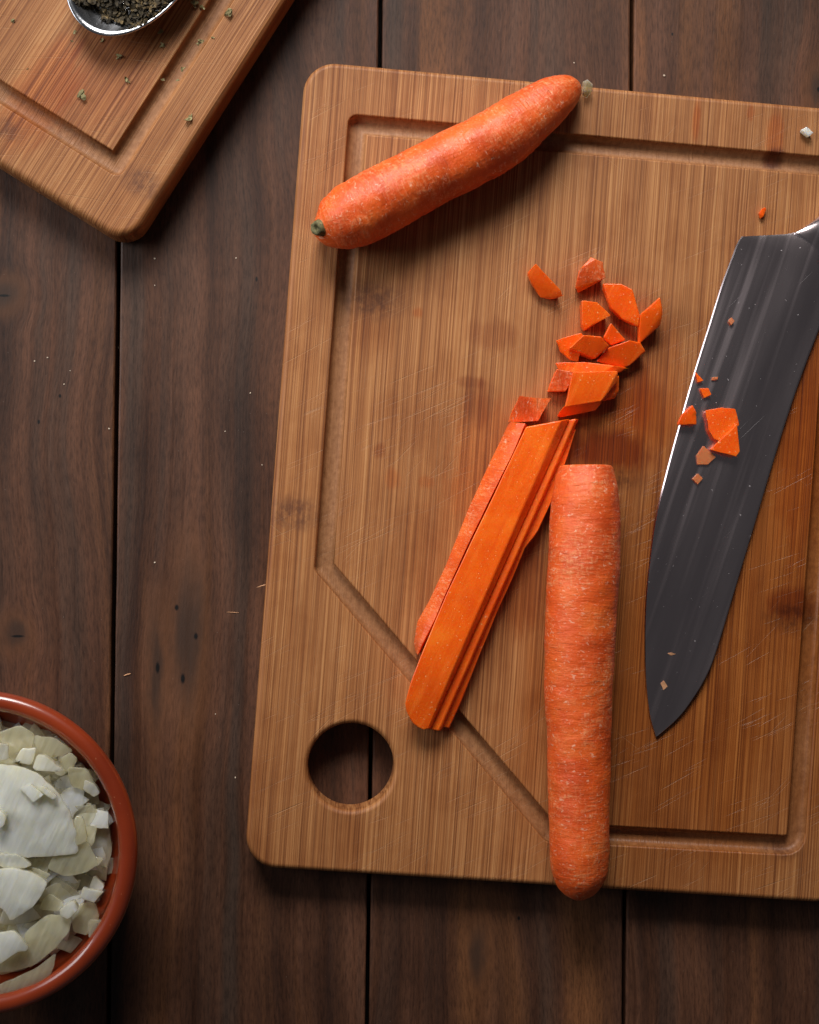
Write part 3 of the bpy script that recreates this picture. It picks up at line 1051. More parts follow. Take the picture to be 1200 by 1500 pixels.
# ------------------------------------------------------------------ chopped carrot pieces
def chunk(name, pts, label, cat, group=None, z0=T1, mat=None, zoom=(720.0, 350.0, 3.158), skin=False, base=True, bevel=0.0004, lift=0.0):
    zx, zy, zs = zoom
    bm = bmesh.new()
    top = [P(zx + a / zs, zy + b / zs, z0 + h * 0.01) for a, b, h in pts]
    c = sum(top, Vector()) / len(top)
    for v in top:
        bm.verts.new(v)
        if base:
            w = v.lerp(c, 0.12)
            bm.verts.new((w.x, w.y, z0 + lift * 0.01))
    bmesh.ops.convex_hull(bm, input=bm.verts[:])
    loose = [v for v in bm.verts if not v.link_faces]
    bmesh.ops.delete(bm, geom=loose, context='VERTS')
    bmesh.ops.dissolve_limit(bm, angle_limit=R(9), verts=bm.verts[:], edges=bm.edges[:])
    if bevel > 0.00025:
        bmesh.ops.triangulate(bm, faces=bm.faces[:])
        bmesh.ops.subdivide_edges(bm, edges=bm.edges[:], cuts=2, use_grid_fill=True)
        for v in bm.verts:
            if v.co.z > z0 + 0.0008:
                v.co += Vector((noise.noise(v.co * 330), noise.noise(v.co * 330 + Vector((7, 0, 0))), 0.7 * noise.noise(v.co * 260 + Vector((0, 9, 0))))) * 0.00042
    bmesh.ops.recalc_face_normals(bm, faces=bm.faces[:])
    me = bpy.data.meshes.new(name)
    bm.to_mesh(me); bm.free()
    at = me.attributes.new('cc', 'FLOAT_VECTOR', 'POINT')
    for i, v in enumerate(me.vertices):
        at.data[i].vector = v.co
    me.materials.append(mat or M_FLESH)
    loc = recenter(me, z0)
    o = link(name, me)
    o.location = loc
    if bevel:
        for p in me.polygons:
            p.use_smooth = True
        add_bevel(o, bevel * 1.8, 3, 26)
        o.modifiers.new("soft", 'WEIGHTED_NORMAL')
    tag(o, label, cat, group)
    return o

GD = "chopped carrot pieces on the board"
dice = [
    ([(205, 112, 1.0), (165, 155, .6), (185, 205, .5), (228, 272, .3), (275, 280, .35), (330, 265, .75), (318, 232, .95)], "wedge of chopped carrot lying apart from the heap, with scraped skin side", 0),
    ([(460, 85, .9), (478, 95, 1.0), (515, 108, 1.0), (528, 180, .8), (400, 250, .35), (390, 222, .6), (410, 140, .9)], "rounded skin-topped chunk of carrot beside the lone wedge", 1),
    ([(513, 205, .8), (600, 205, 1.0), (655, 232, 1.1), (688, 350, 1.0), (682, 407, .8), (600, 367, .7), (552, 318, .7)], "large flat slice of chopped carrot with a curved lower edge", 0),
    ([(418, 283, 1.0), (492, 292, 1.0), (553, 352, .9), (430, 425, .7), (420, 400, .8)], "triangular chunk of chopped carrot tucked under the large flat slice", 0),
    ([(780, 266, 1.3), (793, 320, 1.25), (786, 395, .9), (680, 490, .6), (688, 350, 1.1)], "tall carrot sliver standing on edge next to the knife side of the heap", 0),
    ([(553, 386, .9), (625, 468, .6), (555, 492, .5), (518, 456, .6)], "small dark triangular carrot bit in the middle of the heap", 0),
    ([(300, 468, .55), (415, 433, .65), (430, 450, .65), (400, 570, .4), (365, 560, .4), (318, 520, .4)], "flat carrot piece with pale rind half hidden under the top chunk", 0),
    ([(360, 505, 1.25), (425, 443, 1.5), (510, 450, 1.5), (548, 495, 1.25), (480, 557, .95)], "skin-topped carrot chunk resting on top of the heap", 1),
    ([(485, 565, .7), (545, 500, 1.0), (640, 470, 1.05), (690, 475, .95), (715, 520, .8), (640, 585, .6), (600, 600, .5)], "large leaf-shaped carrot slice at the edge of the heap", 0),
    ([(295, 572, .9), (430, 568, 1.0), (565, 588, 1.12), (628, 596, .9), (600, 615, .9), (480, 634, 1.08), (310, 606, .9)], "thin long carrot slice at the head of the sliced row", 0),
    ([(302, 600, .9), (372, 612, 1.02), (380, 640, 1.0), (345, 706, .7), (258, 707, .5), (275, 660, .65)], "small skin-sided carrot block beside the sliced row", 1),
    ([(375, 615, 1.35), (500, 628, 1.35), (585, 610, 1.3), (585, 660, 1.1), (508, 752, 1.15), (338, 780, 1.0)], "biggest carrot slice of the sliced row", 0),
    ([(303, 816, .55), (338, 772, 1.0), (510, 748, 1.05), (505, 770, .8), (482, 792, .6), (322, 824, .45)], "thin carrot slice fallen against the biggest slice", 0),
    ([(590, 630, .9), (592, 700, .75), (572, 738, .6), (505, 752, .8), (560, 650, 1.0)], "shaded carrot slice leaning behind the biggest slice", 0),
    ([(132, 729, 1.05), (275, 738, 1.15), (216, 842, .85), (78, 846, .55), (98, 790, .75)], "skin-sided carrot block just cut off the end of the sticks", 1),
]
for pts, lab, sk in dice:
    o = chunk("carrot_piece", pts, lab, "carrot piece", GD)
    if sk:      # the face turned to the upper side keeps its skin
        o.data.materials.append(M_SKIN_A)
        best = sorted(o.data.polygons, key=lambda p: -(p.normal.z * 0.8 - p.normal.x * 0.8 + p.normal.y * 0.3) * (p.area ** 0.3))
        nb_ = best[0].normal.copy()
        for p in o.data.polygons:
            if p.normal.dot(nb_) > 0.93:
                p.material_index = 1

# ------------------------------------------------------------------ knife
ZK = T1 + 0.0012
edge_px = [(961, 1079), (955, 1060), (951, 1043), (946, 1000), (944.5, 960), (944.4, 914), (946, 875), (949, 841), (959, 764), (976, 692), (996, 618), (1017.6, 543), (1038, 478), (1057, 417), (1072, 377), (1081, 354), (1087, 346)]
spine_px = [(961.5, 1078.5), (977.5, 1065.5), (997, 1046), (1014, 1022.5), (1029, 998), (1041, 972.6), (1055, 930), (1068, 886.6), (1081, 843), (1094, 800), (1107, 757), (1120, 713), (1134, 667), (1148, 622), (1164, 574), (1181, 527), (1199, 480), (1214, 440), (1223, 414), (1229, 396)]
E = resample([P(x, y, ZK) for x, y in smooth_px(edge_px)], 90)
S = resample([P(x, y, ZK) for x, y in smooth_px(spine_px)], 90)
E += resample([P(x, y, ZK) for x, y in ((1087, 346), (1110, 345), (1135, 344), (1152, 343), (1163, 341), (1176, 334.5), (1190, 325), (1202, 315))], 17)[1:]
S += resample([P(x, y, ZK) for x, y in ((1229, 396), (1236, 378), (1241, 364), (1246, 350), (1250, 340), (1254, 330), (1258, 320), (1262, 308))], 17)[1:]
n_ = len(E)
vlev = [0.0, 0.006, 0.011, 0.05, 0.12, 0.25, 0.42, 0.60, 0.78, 0.92, 0.985, 1.0]
V, Fc = [], []
def blade_z(v, k):
    t = min(1.0, k / 12.0)
    if v < 0.011:
        z = 0.00040 * v / 0.011
    else:
        z = 0.00040 + 0.00150 * ((v - 0.011) / 0.989) ** 0.9
    if v > 0.99:
        z -= 0.0002
    sw = max(0.0, (k - 70) / 36.0)
    z += 0.0022 * sw * sw * max(0.0, v - 0.25)
    return z * (0.35 + 0.65 * t)
m_ = len(vlev)
for k in range(n_):
    for v in vlev:
        w = E[k].lerp(S[k], v)
        V.append(Vector((w.x, w.y, ZK + blade_z(v, k))))
for k in range(n_ - 1):
    for j in range(m_ - 1):
        a = k * m_ + j
        Fc.append((a, a + m_, a + m_ + 1, a + 1))
s = len(V)
for k in range(n_):
    for v in vlev:
        w = E[k].lerp(S[k], v)
        V.append(Vector((w.x, w.y, ZK - (0.0002 + 0.0009 * v))))
for k in range(n_ - 1):
    for j in range(m_ - 1):
        a = s + k * m_ + j
        Fc.append((a, a + 1, a + m_ + 1, a + m_))
for k in range(n_ - 1):
    a = k * m_
    Fc.append((a, s + a, s + a + m_, a + m_))
    a = k * m_ + m_ - 1
    Fc.append((a, a + m_, s + a + m_, s + a))
for j in range(m_ - 1):
    a = (n_ - 1) * m_ + j
    Fc.append((a, s + a, s + a + 1, a + 1))
me = mesh_from("blade", V, Fc)
bm = bmesh.new(); bm.from_mesh(me); bmesh.ops.remove_doubles(bm, verts=bm.verts[:], dist=1e-6); bmesh.ops.recalc_face_normals(bm, faces=bm.faces[:]); bm.to_mesh(me); bm.free()
heel, spend = P(1087, 346, T1), P(1229, 396, T1)
kd = (P(1200, 481, T1) - P(1122, 716, T1)).normalized()             # toward the handle
kn_ = Vector((kd.y, -kd.x, 0))                                       # toward the spine side
knife = empty("kitchen_knife", (heel.x, heel.y, T1), math.atan2(kd.y, kd.x) - math.pi / 2)
tag(knife, "kitchen knife with broad steel blade flecked with carrot, lying on the board", "knife")
bpy.context.view_layer.update()
KINV = knife.matrix_world.inverted()
me.transform(KINV)
for p in me.polygons:
    p.use_smooth = True
me.set_sharp_from_angle(angle=R(12))
link("blade", me, M_STEEL, knife)
# bolster: loft from the heel and spine corner into a narrow oval neck
def loft(rows, close=True):
    V, Fc = [], []
    n = len(rows[0])
    for r_ in rows:
        V += r_
    for k in range(len(rows) - 1):
        for j in range(n):
            a, b = k * n + j, k * n + (j + 1) % n
            Fc.append((a, b, b + n, a + n))
    Fc.append(tuple(reversed(range(n))))
    Fc.append(tuple((len(rows) - 1) * n + j for j in range(n)))
    return V, Fc
zmid = ZK + 0.0006
upper = [(1161, 342.5), (1167, 339.5), (1175, 335), (1185, 328.5), (1196, 320), (1208, 308), (1219, 294), (1228, 278)]
lower = [(1223, 421), (1228, 410), (1234, 397), (1241, 381), (1248, 364), (1255, 346), (1262, 328), (1270, 310)]
hts = [0.0002, 0.0006, 0.0015, 0.0030, 0.0048, 0.0066, 0.0080, 0.0088]
rows = []
NR = 24
for k, (a, b) in enumerate(zip(upper, lower)):
    bulge = 13.0 * (1 - k / 7.0)
    row = []
    half = NR // 2
    for j in range(half):
        u = 0.5 - 0.5 * math.cos(math.pi * j / (half - 1))
        q4 = 4 * u * (1 - u)
        x = a[0] + (b[0] - a[0]) * u + 0.62 * bulge * q4
        y = a[1] + (b[1] - a[1]) * u - 0.55 * bulge * q4
        zt = ZK + 0.0006 + 0.0022 * u + hts[k] * (q4 ** 0.55)
        row.append(P(x, y, zt))
    low = [Vector((v.x, v.y, max(T1 + 0.0002, ZK - 0.0006 - 0.0004 * k))) for v in reversed(row)]
    rows.append(row + low)
V, Fc = loft(rows)
me = mesh_from("bolster", V, Fc)
bm = bmesh.new(); bm.from_mesh(me); bmesh.ops.recalc_face_normals(bm, faces=bm.faces[:]); bm.to_mesh(me); bm.free()
me.transform(KINV)
o = link("bolster", me, M_STEEL, knife, True)
# handle
c0 = (rows[-1][0] + rows[-1][NR // 2 - 1]) / 2
rows = []
hw0 = (rows and 0) or (P(*upper[-1], zmid) - P(*lower[-1], zmid)).length / 2
for k in range(26):
    t = k / 25
    c = c0 + kd * (0.122 * t - 0.002) + kn_ * (0.004 * math.sin(t * math.pi * 1.2))
    hw = hw0 * (1.06 + 0.16 * math.sin(t * math.pi * 1.9 + 0.4))
    th = 0.0088 + 0.0018 * math.sin(t * math.pi)
    if t > 0.93:
        f = math.sqrt(max(0.0, 1 - ((t - 0.93) / 0.075) ** 2)); hw *= f; th *= f
    row = []
    for j in range(NR):
        phi = 2 * math.pi * j / NR
        cx, sy = math.cos(phi), math.sin(phi)
        row.append(Vector((c.x, c.y, T1 + 0.0105)) - kn_ * (hw * math.copysign(abs(cx) ** 0.8, cx)) + Vector((0, 0, th * math.copysign(abs(sy) ** 0.8, sy))))
    rows.append(row)
V, Fc = loft(rows)
me = mesh_from("handle", V, Fc)
bm = bmesh.new(); bm.from_mesh(me); bmesh.ops.recalc_face_normals(bm, faces=bm.faces[:]); bm.to_mesh(me); bm.free()
me.transform(KINV)
hnd = link("handle", me, M_HANDLE, knife, True)
for t in (0.22, 0.5, 0.78):
    c = c0 + kd * (0.122 * t) + Vector((0, 0, 0))
    bm = bmesh.new()
    bmesh.ops.create_cone(bm, cap_ends=True, segments=20, radius1=0.0032, radius2=0.0030, depth=0.0012,
                          matrix=KINV @ Matrix.Translation((c.x, c.y, T1 + 0.0105 + 0.0098)))
    me = bpy.data.meshes.new("rivet"); bm.to_mesh(me); bm.free()
    link("rivet", me, M_STEEL, hnd)

# bits stuck to the blade
ZB = ZK + 0.0011
GK = "carrot bits stuck to the knife blade"
bits = [
    ([(930, 765, .50), (950, 800, .50), (950, 860, .40), (856, 860, .30), (880, 812, .45)], "carrot bit overhanging the cutting edge of the knife", 0.0004),
    ([(990, 792, .30), (1060, 780, .36), (1130, 786, .42), (1135, 815, .40), (1147, 858, .42), (1075, 945, .38), (1030, 925, .34), (1006, 880, .30)], "square carrot bit at the middle of the knife blade", 0.0003),
    ([(1138, 850, .55), (1152, 985, .50), (1135, 1008, .48), (1010, 975, .36), (1050, 932, .42)], "fan-shaped carrot bit overlapping the square one on the blade", 0.0003),
    ([(980, 955, .08), (1040, 1010, .14), (1002, 1045, .12), (952, 1045, .08), (948, 1002, .08)], "thin translucent carrot shaving below the square bit on the blade", 0.0002),
    ([(942, 612, .12), (982, 655, .16), (955, 664, .14)], "tiny carrot triangle on the edge of the knife blade", 0.0001),
    ([(963, 690, .12), (1005, 690, .18), (1018, 720, .18), (985, 736, .14)], "tiny four-sided carrot flake near the blade edge", 0.0001),
    ([(1020, 640, .06), (1050, 637, .08), (1047, 650, .08), (1018, 655, .06)], "sliver of pale carrot beside the tiny triangle on the blade", 0.0001),
    ([(1110, 362, .12), (1126, 380, .16), (1110, 399, .14), (1097, 380, .1)], "lone carrot crumb high on the blade toward the handle", 0.0001),
    ([(955, 1084, .10), (979, 1108, .14), (955, 1136, .12), (930, 1110, .1)], "dull round carrot crumb below the thin shaving on the blade", 0.0001),
]
M_DRY = simple("carrot_flesh_dry", (0.62, 0.19, 0.06), 0.45, Subsurface_Weight=0.3, Subsurface_Scale=0.003, Transmission_Weight=0.3).mat
for pts, lab, bv in bits:
    chunk("carrot_bit", pts, lab, "carrot bit", GK, z0=ZB, bevel=bv, mat=M_DRY if "shaving" in lab or "crumb" in lab or "sliver" in lab else None)
for (x, y, w, h, lab) in ((984, 958, 6, 2, "yellowish curl of carrot near the knife tip"), (973, 1004, 5, 7, "brownish carrot fleck closest to the knife tip")):
    chunk("carrot_bit", [(x - w, y - h * .4, .05), (x, y - h, .08), (x + w, y + h * .2, .06), (x - w * .2, y + h, .05)], lab, "carrot bit", GK,
          z0=ZB - 0.0003, zoom=(0, 0, 1.0), bevel=0, mat=M_SPLINTER)
chunk("carrot_bit", [(1112, 312, .25), (1116, 306, .3), (1121, 303, .2), (1123, 306, .2), (1119, 317, .3), (1114, 321, .15)], "orange carrot shred on the board above the knife heel", "carrot bit", None, zoom=(0, 0, 1.0), bevel=0.0002)
chunk("onion_bit", [(1173, 190, .35), (1182, 185.5, .42), (1193, 195, .42), (1185, 200, .35)], "small white onion cube on the board rim near the groove", "onion bit", None, zoom=(0, 0, 1.0), bevel=0.0003, mat=M_ONION)
chunk("onion_bit", [(854, 119, .75), (861, 116, .9), (869, 123, .7), (868, 134, .4), (861, 143, .25), (855, 138, .45)], "translucent onion flake at the thin end of the moist carrot", "onion bit", None, zoom=(0, 0, 1.0), bevel=0.0002, mat=M_ONION_T)

# ------------------------------------------------------------------ bowl
ZR = 0.052
bc = P(-41, 1252, ZR)
bc.z = 0
RO = 235 / ppm(ZR)
tube = 0.0043
prof = [(0.0, 0.004), (0.030, 0.004), (0.040, 0.0), (0.046, 0.0), (0.049, 0.004), (0.056, 0.018), (RO - 0.006, 0.036), (RO - 0.0035, ZR - 0.009)]
rc = RO - tube
for k in range(15):
    a = R(-35 + 250 * k / 14)
    prof.append((rc + tube * math.cos(a), ZR - tube + tube * math.sin(a)))
prof += [(rc - 0.006, ZR - 0.014), (RO - 0.018, 0.030), (0.045, 0.014), (0.032, 0.0095), (0.0, 0.0085)]
V, Fc = [], []
nsg = 128
for r, z in prof:
    for j in range(nsg):
        a = 2 * math.pi * j / nsg
        w = 1 + 0.0012 * noise.noise((math.cos(a) * 1.5, math.sin(a) * 1.5, z * 30))
        V.append((max(r, 1e-5) * w * math.cos(a), max(r, 1e-5) * w * math.sin(a), z))
for k in range(len(prof) - 1):
    for j in range(nsg):
        a, b = k * nsg + j, k * nsg + (j + 1) % nsg
        Fc.append((a, b, b + nsg, a + nsg))
me = mesh_from("bowl", V, Fc)
bm = bmesh.new(); bm.from_mesh(me); bmesh.ops.remove_doubles(bm, verts=bm.verts[:], dist=5e-5); bmesh.ops.recalc_face_normals(bm, faces=bm.faces[:]); bm.to_mesh(me); bm.free()
bowl = link("bowl", me, M_BOWL, None, True)
bowl.location = bc
tag(bowl, "round glazed terracotta bowl filled with chopped onion", "bowl")

# ------------------------------------------------------------------ onion
def onion(outline, zc, thick, tilt=(0, 0), dome=0.0, mat=None, label=None, seed=0.0, world=False, wob=0.0009, bend=0.0, bang=0.0):
    pts = [Vector(q) if world else P(q[0], q[1], zc) for q in outline]
    c = sum(pts, Vector()) / len(pts)
    pts2 = [Vector((p.x - c.x, p.y - c.y)) for p in pts]
    if 4 < len(pts2) < 14 or (len(pts2) == 4 and seed % 2 < 1):
        cut_ = []
        for i in range(len(pts2)):
            a, b = pts2[i], pts2[(i + 1) % len(pts2)]
            cut_ += [a.lerp(b, 0.14), a.lerp(b, 0.86)]
        pts2 = cut_
    # rounded, slightly wavering outline
    ring = []
    n = len(pts2)
    for i in range(n):
        a, b = pts2[i], pts2[(i + 1) % n]
        k = max(2, int((b - a).length / 0.0022))
        for j in range(k):
            q = a.lerp(b, j / k)
            q += Vector((noise.noise((q.x * 300, q.y * 300, seed)), noise.noise((q.x * 300, q.y * 300, seed + 9)))) * 0.00035
            ring.append(q)
    edges = [(i, (i + 1) % len(ring)) for i in range(len(ring))]
    xs = [p.x for p in ring]; ys = [p.y for p in ring]
    step = 0.0028
    allp = list(ring)
    y = min(ys)
    while y < max(ys):
        x = min(xs)
        while x < max(xs):
            allp.append(Vector((x + random.uniform(-.3, .3) * step, y + random.uniform(-.3, .3) * step)))
            x += step
        y += step
    v2, _, fs, *_ = delaunay_2d_cdt(allp, edges, [list(range(len(ring)))], 1, 1e-6)
    used = sorted({i for f in fs for i in f})
    mp = {i: k for k, i in enumerate(used)}
    rad2 = max(p.length_squared for p in ring)
    V = []
    def zz(p):
        ub = p.x * math.cos(bang) + p.y * math.sin(bang)
        return tilt[0] * p.x + tilt[1] * p.y - bend * ub * ub - dome * (p.length_squared / rad2) * math.sqrt(rad2) + wob * noise.noise((p.x * 110 + seed, p.y * 110, seed * 2))
    for i in used:
        p = v2[i]
        V.append(Vector((p.x, p.y, zz(p) + thick / 2)))
    nu = len(used)
    for i in used:
        p = v2[i]
        V.append(Vector((p.x * 0.97, p.y * 0.97, zz(p) - thick / 2)))
    Fc = []
    ec = {}
    for f in fs:
        g_ = [mp[i] for i in f]
        a, b, c3 = (v2[i] for i in f[:3])
        if (b.x - a.x) * (c3.y - a.y) - (b.y - a.y) * (c3.x - a.x) < 0:
            g_.reverse()
        Fc.append(tuple(g_))
        Fc.append(tuple(nu + i for i in reversed(g_)))
        for i in range(len(g_)):
            e = (g_[i], g_[(i + 1) % len(g_)])
            ec[e] = 1
    for (a, b) in list(ec):
        if (b, a) not in ec:
            Fc.append((b, a, nu + a, nu + b))
    me = mesh_from("onion_piece", V, Fc)
    at = me.attributes.new('rim', 'FLOAT', 'POINT')
    for i_, k_ in mp.items():
        on = 1.0 if i_ < len(ring) else 0.0
        at.data[k_].value = on
        at.data[k_ + nu].value = on
    for p in me.polygons:
        p.use_smooth = True
    me.set_sharp_from_angle(angle=R(40))
    o = link("onion_piece", me, mat or M_ONION)
    o.location = (c.x, c.y, zc)
    add_bevel(o, min(0.0005, thick * 0.2), 2, 40)
    tag(o, label, "onion piece", "chopped onion in the bowl")
    return o

GEN = "piece of chopped white onion in the terracotta bowl"
feat = [
    ([(0, 1118), (35, 1121), (60, 1133), (85, 1160), (103, 1192), (111, 1225), (112, 1254), (80, 1256), (33, 1258), (0, 1252), (-60, 1240), (-84, 1190), (-50, 1128)], .0590, .0036, (-.02, .12), .10, M_ONION, "largest half-round onion slice on top of the bowl"),
    ([(0, 1271), (20, 1270), (48, 1277), (63, 1286), (70, 1293), (62, 1309), (46, 1331), (13, 1352), (6, 1336), (-22, 1318), (-24, 1280)], .0590, .0030, (.06, .10), .12, M_ONION, "fan-shaped bright onion slice with a nicked corner"),
    ([(0, 1365), (20, 1361), (32, 1370), (43, 1388), (38, 1393), (25, 1394), (5, 1410), (-14, 1418), (-26, 1370)], .0570, .0026, (.05, .15), .08, M_ONION, "pale onion flake curling near the fan-shaped slice"),
    ([(45, 1148), (65, 1163), (50, 1175), (31, 1155)], .0622, .0030, (0, .1), 0, M_ONION, "small onion cube lying on the largest onion slice"),
    ([(62, 1149), (85, 1166), (78, 1171), (60, 1158)], .0618, .0024, (0, .1), 0, M_ONION, "slim onion chip beside the cube on the largest slice"),
    ([(-8, 1185), (4, 1187), (11, 1194), (8, 1208), (-6, 1218)], .0628, .0050, (0, .1), 0, M_ONION, "bright thick onion chunk on the middle of the largest slice"),
    ([(57, 1104), (68, 1105), (92, 1128), (88, 1131), (48, 1127)], .0560, .0040, (-.1, .25), .05, M_ONION, "bright triangular onion chunk below the bowl rim"),
    ([(20, 1116), (32, 1096), (55, 1094), (52, 1108), (45, 1122)], .0550, .0030, (.1, .3), .05, M_ONION, None),
    ([(50, 1075), (80, 1080), (107, 1101), (92, 1106), (70, 1112), (57, 1100)], .0500, .0022, (-.2, .3), .06, M_ONION_T, None),
    ([(90, 1110), (104, 1101), (114, 1112), (104, 1132), (95, 1128)], .0500, .0022, (-.3, .2), 0, M_ONION_T, None),
    ([(0, 1072), (30, 1060), (52, 1074), (48, 1096), (25, 1104), (-10, 1108), (-30, 1088)], .0500, .0022, (0, .35), .05, M_ONION_T, None),
    ([(-30, 1090), (0, 1087), (14, 1090), (12, 1112), (-20, 1118)], .0555, .0024, (0, .3), 0, M_ONION, None),
    ([(110, 1194), (122, 1193), (129, 1232), (110, 1240)], .0545, .0022, (-.15, .1), 0, M_ONION_T, None),
    ([(108, 1224), (129, 1232), (144, 1268), (126, 1279), (95, 1285), (70, 1270), (80, 1250)], .0520, .0022, (-.2, .1), .05, M_ONION_T, "broad clear onion piece under the cut edge of the largest slice"),
    ([(123, 1298), (151, 1307), (138, 1323), (118, 1313)], .0500, .0030, (-.1, .2), 0, M_ONION, None),
    ([(88, 1330), (109, 1316), (116, 1328), (101, 1346), (90, 1340)], .0540, .0042, (-.05, .1), 0, M_ONION, "glossy thick onion cube with a yellow edge"),
    ([(74, 1307), (96, 1322), (86, 1336), (58, 1332), (62, 1318)], .0530, .0022, (-.1, .2), 0, M_ONION_T, None),
    ([(130, 1345), (153, 1347), (150, 1366), (131, 1376)], .0475, .0024, (-.2, .2), 0, M_ONION_T, None),
    ([(105, 1343), (101, 1366), (80, 1391), (50, 1415), (20, 1426), (-10, 1428), (-4, 1405), (30, 1388), (40, 1362), (70, 1338)], .0525, .0022, (-.05, .2), .10, M_ONION_T, "long curved clear onion layer following the bowl edge"),
    ([(84, 1392), (80, 1416), (68, 1442), (40, 1466), (25, 1477), (16, 1472), (-6, 1488), (-20, 1450), (20, 1432), (55, 1416)], .0480, .0026, (-.05, .3), .12, M_ONION_T, "large bent onion layer hugging the lower bowl wall"),
    ([(130, 1170), (158, 1205), (164, 1250), (150, 1285), (128, 1250), (118, 1200)], .0420, .0024, (-.35, .1), .06, M_ONION_T, None),
    ([(100, 1120), (128, 1125), (140, 1150), (125, 1160), (104, 1150)], .0470, .0030, (-.3, .25), .05, M_ONION_T, None),
    ([(126, 1140), (140, 1148), (146, 1162), (138, 1168), (124, 1156)], .0450, .0040, (-.3, .2), 0, M_ONION, None),
    ([(118, 1322), (140, 1320), (146, 1345), (128, 1372), (108, 1365), (104, 1340)], .0460, .0024, (-.2, .1), .05, M_ONION_T, None),
    ([(0, 1248), (30, 1252), (48, 1266), (36, 1272), (0, 1270)], .0575, .0024, (0, .2), 0, M_ONION, None),
]
others = ["upright onion chunk beside the bright triangular chunk",
          "clear onion flake tucked under the rim beyond the triangular chunk",
          "narrow clear onion flake between the triangular chunk and the rim",
          "wide clear onion layer under the rim behind the largest slice",
          "white onion piece pushed against the round edge of the largest slice",
          "slim clear onion strip beside the corner of the largest slice",
          "four-sided white onion chip close to the bowl rim",
          "clear onion piece between the fan slice and the glossy cube",
          "clear onion chip touching the rim below the four-sided chip",
          "deep-lying long clear onion layer along the bowl wall",
          "clear onion piece between the narrow flake and the bowl wall",
          "thick little white onion chunk wedged against the bowl wall",
          "clear onion piece behind the glossy cube",
          "thin white onion piece between the largest slice and the fan slice"]
for k, (ol, z, th, tl, dm, mt, lab) in enumerate(feat):
    onion(ol, z, th, tl, dm, mt, lab or others.pop(0), k * 1.7, bend=(4, 7, 9)[k % 3], bang=k * 1.1)
# the rest of the heap
rr_ = random.Random(21)
for k in range(235):
    a = rr_.uniform(-math.pi, math.pi)
    rad = (RO - 0.014) * math.sqrt(rr_.random())
    if k % 4 and math.cos(a) * rad < -0.012:
        a = math.pi - a
    x, y = bc.x + rad * math.cos(a), bc.y + rad * math.sin(a)
    f = rad / (RO - 0.012)
    ztop = 0.0530 - 0.0095 * f ** 2.6
    z = ztop - rr_.random() ** 1.4 * 0.013
    if k >= 160:            # lower layer that closes the gaps along the bowl wall
        rad = rr_.uniform(0.72, 1.02) * (RO - 0.0165); a = rr_.uniform(-1.75, 1.75)
        x, y = bc.x + rad * math.cos(a), bc.y + rad * math.sin(a); f = rad / (RO - 0.012)
        z = rr_.uniform(0.033, 0.041)
    big = rr_.random() < 0.68 or k >= 160
    sz = rr_.uniform(0.012, 0.019) if big else rr_.uniform(0.004, 0.0075)
    sz = min(sz, max(0.0080 if big else 0.0045, RO - 0.0085 - rad))
    if big:                 # a bit of ring: two curved edges
        r2_ = rr_.uniform(0.014, 0.028); w_ = min(sz * 0.9, rr_.uniform(0.007, 0.013)); sp = rr_.uniform(0.5, 1.1) * sz / r2_
        ph = rr_.uniform(0, 6.28)
        ol = []
        for j in range(7):
            b = ph + sp * (j / 3.0 - 1)
            ol.append((r2_ * math.cos(b), r2_ * math.sin(b)))
        for j in range(6, -1, -1):
            b = ph + sp * 0.8 * (j / 3.0 - 1)
            ol.append(((r2_ - w_) * math.cos(b), (r2_ - w_) * math.sin(b)))
        mx, my = sum(q[0] for q in ol) / 14, sum(q[1] for q in ol) / 14
        ol = [(x + q[0] - mx, y + q[1] - my, z) for q in ol]
    n = 0 if big else rr_.choice((4, 4, 5, 5, 6))
    ph = rr_.uniform(0, 6.28)
    el = rr_.uniform(0.55, 1.0)
    ol = ol if big else []
    for j in range(n):
        b = 2 * math.pi * (j + rr_.uniform(-.22, .22)) / n
        px_, py_ = sz * math.cos(b), sz * el * math.sin(b)
        ol.append((x + px_ * math.cos(ph) - py_ * math.sin(ph), y + px_ * math.sin(ph) + py_ * math.cos(ph), z))
    mt_ = rr_.choice((M_ONION, M_ONION_T, M_ONION_T))
    onion(ol, z, rr_.uniform(0.0012, 0.0022) if big else rr_.uniform(0.002, 0.0048),
          (rr_.uniform(-.35, .35) - 0.25 * f * math.cos(a), rr_.uniform(-.35, .35) - 0.25 * f * math.sin(a)), rr_.uniform(0, .14) if big else 0.0,
          mt_, (("broad" if big else "small") + (" white" if mt_ is M_ONION else " clear yellowish") + " piece of chopped onion packed in the bowl's heap"), 50 + k * 0.9, world=True, bend=rr_.uniform(14, 42) if big else rr_.uniform(0, 40), bang=rr_.uniform(0, 3.14))

# ------------------------------------------------------------------ spoon with herbs
ZS = T2 + 0.0125
tip = Vector((131, 44)); sdir = Vector((0.50, -0.866)); slen, swid = 128.0, 90.0
cpx = tip + sdir * slen
C = P(cpx.x, cpx.y, ZS)
T_ = P(tip.x, tip.y, ZS)
ayx = (C - T_); A_ = ayx.length; ayx.normalize()
axx = Vector((ayx.y, -ayx.x, 0))
Bw = swid / ppm(ZS)
spoon = empty("spoon", (C.x, C.y, T2), math.atan2(ayx.y, ayx.x) - math.pi / 2)
tag(spoon, "polished steel spoon heaped with dried herbs on the ridged board", "spoon")
V, Fc = [], []
na, nr = 72, 14
th_s = 0.0011
def spoon_pt(rf, a):
    # egg shape: slightly pointed at the tip
    yy = -math.cos(a)
    wx = math.sin(a) * (1 - 0.07 * (-yy))
    x, y = Bw * rf * wx, A_ * rf * yy
    z = 0.0120 * (rf ** 2.3)
    return x, y, z
rows = []
